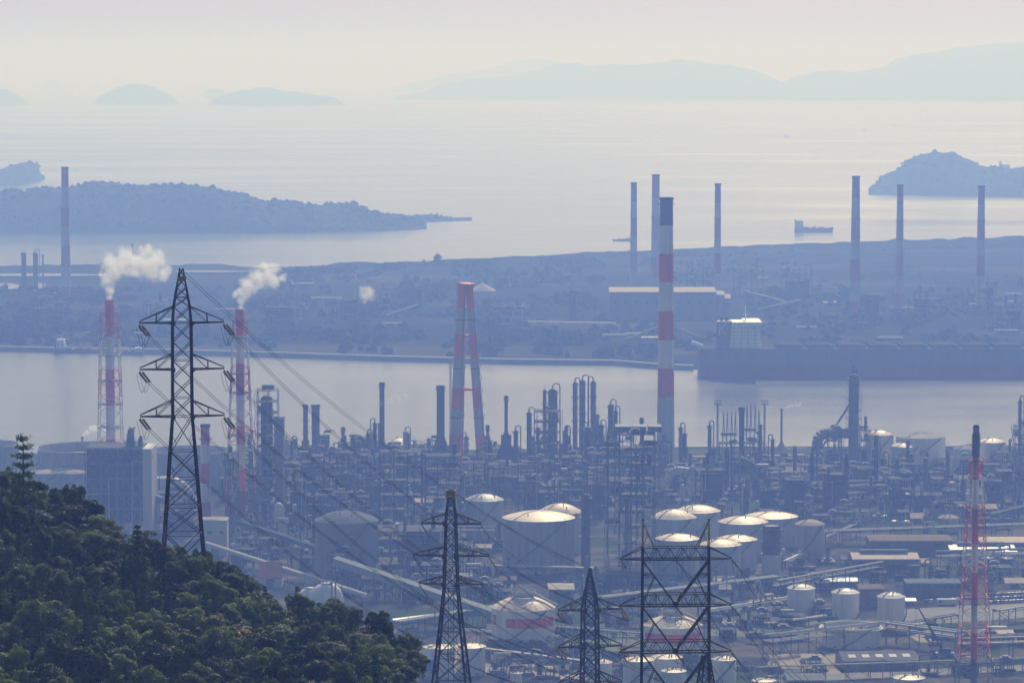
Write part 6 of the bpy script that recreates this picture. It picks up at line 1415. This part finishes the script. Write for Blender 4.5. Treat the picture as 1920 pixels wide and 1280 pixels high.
# ================================================================== trees
def leaf_mat(name, dark, light, tr=.35):
    m = bpy.data.materials.new(name); m.use_nodes = True; n = m.node_tree; N, L = n.nodes, n.links; b = N['Principled BSDF']
    oi = N.new('ShaderNodeObjectInfo'); tc = N.new('ShaderNodeTexCoord'); a = noise_node(N, L, tc.outputs['Object'], .6, 4, .7)
    ad = N.new('ShaderNodeMath'); ad.operation = 'MULTIPLY_ADD'; ad.inputs[1].default_value = .55; ad.inputs[2].default_value = -.28; L.new(oi.outputs['Random'], ad.inputs[0])
    sm = N.new('ShaderNodeMath'); L.new(a, sm.inputs[0]); L.new(ad.outputs[0], sm.inputs[1])
    c = ramp(N, L, sm.outputs[0], [(.3, dark), (.72, light)]); L.new(c, b.inputs['Base Color']); b.inputs['Roughness'].default_value = .55; b.inputs['Specular IOR Level'].default_value = .3
    tl = N.new('ShaderNodeBsdfTranslucent'); L.new(c, tl.inputs[0]); mx = N.new('ShaderNodeMixShader'); mx.inputs[0].default_value = tr; L.new(b.outputs[0], mx.inputs[1]); L.new(tl.outputs[0], mx.inputs[2]); L.new(mx.outputs[0], N['Material Output'].inputs['Surface']); MATS[name] = m
leaf_mat('leaf_oak', (.02, .05, .004), (.15, .21, .015)); leaf_mat('leaf_bright', (.07, .12, .005), (.21, .29, .022)); leaf_mat('leaf_grey', (.06, .075, .022), (.24, .25, .09)); leaf_mat('leaf_pine', (.010, .034, .007), (.045, .10, .012)); leaf_mat('leaf_yellow', (.5, .33, .02), (.65, .48, .05)); leaf_mat('leaf_lawn', (.05, .10, .02), (.11, .17, .04))
def crown_mesh(rg, R0, Hc, leaf, nleaf, size, z0=0.0):
    """leaf faces spread through a cluster of lobes, with gaps between the lobes"""
    mb = MB().m(leaf); lobes = [(Vector((0, 0, z0 + Hc * .5)), R0 * .5, Hc * .36)]
    for k in range(rg.randint(14, 20)):
        a = rg.random() * 6.283; q = R0 * rg.uniform(.35, 1.0); lobes.append((Vector((q * math.cos(a), q * math.sin(a), z0 + Hc * rg.uniform(.15, 1.0) * (1 - .25 * q / R0))), R0 * rg.uniform(.16, .36), Hc * rg.uniform(.07, .2)))
    wsum = [l[1] * l[1] for l in lobes]
    for c, r, h in lobes:
        cnt = int(nleaf * r * r / sum(wsum))
        for i in range(cnt):
            d = Vector((rg.gauss(0, 1), rg.gauss(0, 1), rg.gauss(0, 1)))
            if d.length < 1e-3: continue
            d.normalize(); d.z = abs(d.z) * (1 if rg.random() < .8 else -1); rad = rg.uniform(.72, 1.08); p = c + Vector((d.x * r, d.y * r, d.z * h)) * rad
            nrm = (d + Vector((rg.uniform(-1, 1), rg.uniform(-1, 1), rg.uniform(-.4, 1.2)))).normalized(); u = nrm.cross(Vector((rg.uniform(-1, 1), rg.uniform(-1, 1), rg.uniform(-1, 1)))).normalized(); v = nrm.cross(u); q = size * rg.uniform(.55, 1.25)
            mb.quad(p - u * q, p - v * q * .6, p + u * q, p + v * q * .6)
    return mb, lobes
def trunk_mesh(rg, h, lobes, r):
    mb = MB().m('bark'); pts = [Vector((0, 0, -1.0))]; 
    for k in range(1, 5): pts.append(Vector((rg.uniform(-.25, .25) * k, rg.uniform(-.25, .25) * k, h * k / 4)))
    for i, (a, b) in enumerate(zip(pts, pts[1:])): mb.bar(a, b, r * (1 - .18 * i), r * (.82 - .18 * i), n=7, cap=False)
    for c, rr, hh in lobes[1:7]: mb.bar(pts[2].lerp(pts[4], rg.random()), c, r * .35, r * .1, n=5, cap=False)
    return mb
def broadleaf(seed, leaf, R0=4.2, H=9.0, nleaf=9000, size=.2, name='broadleaf_tree', label='', group=None):
    rg = random.Random(seed); t = thing(name, label, 'tree', (0, 0, -60), group); mb, lobes = crown_mesh(rg, R0, H * .72, leaf, nleaf, size, H * .28); mb.build('crown', t); trunk_mesh(rg, H * .6, lobes, R0 * .07).build('trunk', t); return t
def pine(seed, R0=3.2, H=11.0, nleaf=7000, label='', group=None, sparse=False):
    rg = random.Random(seed); t = thing('pine_tree', label, 'tree', (0, 0, -60), group); mb = MB().m('leaf_pine'); tk = MB().m('bark'); tk.bar((0, 0, -1), (.1, 0, H * .98), .24, .05, n=7, cap=False); nw = 9 if not sparse else 8
    for k in range(nw):
        f = k / (nw - 1); z = H * (.22 + .74 * f); rr = R0 * (1 - f * .82) * rg.uniform(.75, 1.15); nb = rg.randint(4, 6)
        for j in range(nb):
            a = j * 6.283 / nb + rg.uniform(-.5, .5) + k; L_ = rr * rg.uniform(.6, 1.1); tip = Vector((L_ * math.cos(a), L_ * math.sin(a), z + L_ * rg.uniform(.0, .25))); tk.bar((0, 0, z - .2), tip, .07, .02, n=4, cap=False)
            cnt = int(nleaf / (nw * nb) * (1 - f * .45))
            for i in range(cnt):
                u = rg.uniform(.25, 1.05); p = Vector((0, 0, z - .2)).lerp(tip, u) + Vector((rg.gauss(0, .28), rg.gauss(0, .28), rg.gauss(.12, .16))) * (R0 * .28); d = Vector((rg.uniform(-1, 1), rg.uniform(-1, 1), rg.uniform(-.1, 1.1))).normalized(); w_ = d.cross(Vector((rg.uniform(-1, 1), rg.uniform(-1, 1), .3))).normalized(); q = .30 * rg.uniform(.6, 1.3)
                mb.quad(p - w_ * q * .28, p + d * q * .1, p + w_ * q * .28, p + d * q * 1.5)
    mb.build('crown', t); tk.build('trunk', t); return t
GF = 'trees of the wooded hill in front'
LB = {'leaf_oak': 'dark green broadleaf tree of the wooded hill, round dense crown', 'leaf_bright': 'yellowish bright green broadleaf tree in the wood on the hill', 'leaf_grey': 'grey-green pale-leaved tree in the wood on the hill', 'pine': 'dark narrow pine among the broadleaf trees of the hill'}
protoT = [(broadleaf(1, 'leaf_oak', label=LB['leaf_oak'], group=GF), 'leaf_oak'), (broadleaf(2, 'leaf_oak', 4.8, 8.5, label=LB['leaf_oak'], group=GF), 'leaf_oak'), (broadleaf(3, 'leaf_oak', 3.8, 9.5, label=LB['leaf_oak'], group=GF), 'leaf_oak'),
          (broadleaf(4, 'leaf_bright', 4.4, 8.0, label=LB['leaf_bright'], group=GF), 'leaf_bright'), (broadleaf(5, 'leaf_bright', 3.6, 9.0, label=LB['leaf_bright'], group=GF), 'leaf_bright'), (broadleaf(6, 'leaf_grey', 4.0, 8.0, label=LB['leaf_grey'], group=GF), 'leaf_grey'), (broadleaf(7, 'leaf_oak', 5.2, 9.0, 11000, label=LB['leaf_oak'], group=GF), 'leaf_oak'),
          (pine(8, label=LB['pine'], group=GF), 'pine'), (pine(9, 2.8, 12, label=LB['pine'], group=GF), 'pine')]
usedT = [False] * len(protoT)
def put(i, p, sc_, rz):
    if not usedT[i]:
        o = protoT[i][0]; o.location = p; o.rotation_euler = (0, 0, rz); o.scale = (sc_,) * 3; usedT[i] = True
    else: o = dup(protoT[i][0], p, rz, None, None, (sc_ * rg.uniform(.8, 1.2), sc_ * rg.uniform(.8, 1.2), sc_ * rg.uniform(.75, 1.3)))
    return o
rg = random.Random(77); NT = 0; pts = []
cand = []
Yv = YC + 16
while Yv > 353:
    X = -81.0
    while X < 15:
        cand.append((X + rg.uniform(-1.15, 1.15), Yv + rg.uniform(-1.2, 1.2))); X += rg.uniform(3.3, 4.8)
    Yv -= 5.3
for X, Y in cand:
    if NT >= 292: break
    z = hill_z(X, Y); p = Vector((X, Y, z)); q = to_px(p)
    if q[0] < -60 or q[0] > 800 or q[1] > 1370: continue
    if (X - tL.location.x) ** 2 + (Y - tL.location.y) ** 2 < 3.5: continue
    sl = nz(X * .075, Y * .075, 3.1); r_ = rg.random()
    if r_ < .14: i = rg.choice((7, 8))
    elif sl > .1: i = rg.choice((3, 4, 4, 0))
    elif q[0] > 560 and r_ < .6: i = rg.choice((5, 5, 2))
    else: i = rg.choice((0, 1, 2, 6, 0, 1, 5 if r_ > .93 else 2))
    sc_ = rg.uniform(.62, 1.1) * (.48 if i >= 7 else .6)
    put(i, p - Vector((0, 0, .4)), sc_, rg.uniform(0, 6.28)); NT += 1

# low growth that hides the soil between the trunks
mb = MB()
for i in range(52000):
    X = rg.uniform(-81, 14); Y = rg.uniform(355, 470); z = hill_z(X, Y)
    if z < 100: continue
    c = Vector((X, Y, z + abs(nz(X * .5, Y * .5, 5)) * 2.1 + rg.uniform(-.1, .4))); q = rg.uniform(.09, .2); mb.m(('leaf_oak', 'leaf_oak', 'leaf_pine', 'leaf_bright')[i % 4] if nz(X * .1, Y * .1) < .2 else 'leaf_bright')
    n_ = Vector((rg.uniform(-1, 1), rg.uniform(-1, 1), rg.uniform(0, 1.2))).normalized(); u = n_.cross(Vector((rg.uniform(-1, 1), rg.uniform(-1, 1), .2))).normalized(); v = n_.cross(u); mb.quad(c - u * q, c - v * q * .6, c + u * q, c + v * q * .6)
tag(mb.build('undergrowth'), 'dense dark undergrowth between the trees of the wooded hill', kind='stuff')
# the leaning pine that breaks the skyline at the left edge
s0 = sc_at(444); zz = hill_z((40 - CX) * s0, 444); tp = pine(21, 3.6, 11.5, 2600, label='lone open pine standing above the ridge at the left edge', sparse=True); tp.location = ((40 - CX) * s0, 444, zz); hh = D_(38, 818, 444).z - zz; tp.scale = (hh / 11.5,) * 3; tp['group'] = 'pines on the skyline'
# a sprig of yellow leaves in the wood
yl = broadleaf(31, 'leaf_yellow', 1.15, 2.0, 240, .16, name='yellow_leaved_shrub', label='small shrub with yellow leaves low in the wood', group=None); q = D_(462, 1178, 372); yl.location = (q.x, q.y - 3, q.z - .4); yl.scale = (.6, .6, .45)
# small trees on the plain
GP = 'small green trees by the pipe racks'
lt = [broadleaf(41, 'leaf_lawn', 3.6, 7, 2400, .34, label='light green round tree in the row left of the small dark pylon', group=GP), broadleaf(42, 'leaf_lawn', 4.2, 6.5, 2600, .36, label='light green round tree in the row left of the small dark pylon', group=GP)]
first = [True, True]
for k in range(20):
    if k < 15: px = 912 + k * 13.5 + rg.uniform(-4, 4); py = 1226 + rg.uniform(-4, 7) + k * .6; lab = None
    else: px = (1150, 1166, 1290, 1308, 1320)[k - 15]; py = (1246, 1250, 1252, 1250, 1254)[k - 15]; lab = 'light green round tree between the white tanks by the portal pylon'
    i = k % 2; p = G(px, py)[0]; sc_ = rg.uniform(.7, 1.1)
    if first[i]: o = lt[i]; o.location = p; o.scale = (sc_,) * 3; first[i] = False
    else: dup(lt[i], p, rg.random() * 6, lab, GP if lab is None else 'light green trees by the portal pylon', sc_)
dk = broadleaf(43, 'leaf_oak', 4.5, 8, 2400, .4, label='dark bushy tree beside the wood, left of the yellow-capped pylon', group='dark trees left of the yellow-capped pylon'); dk.location = G(772, 1216)[0]
for px, py in ((786, 1210), (780, 1226), (764, 1204)): dup(dk, G(px, py)[0], rg.random() * 6, None, None, rg.uniform(.7, 1.1))
# every labelled top-level thing says so plainly
for o in col.objects:
    if o.parent is None and o.get('category') and not o.get('kind'): o['kind'] = 'thing'
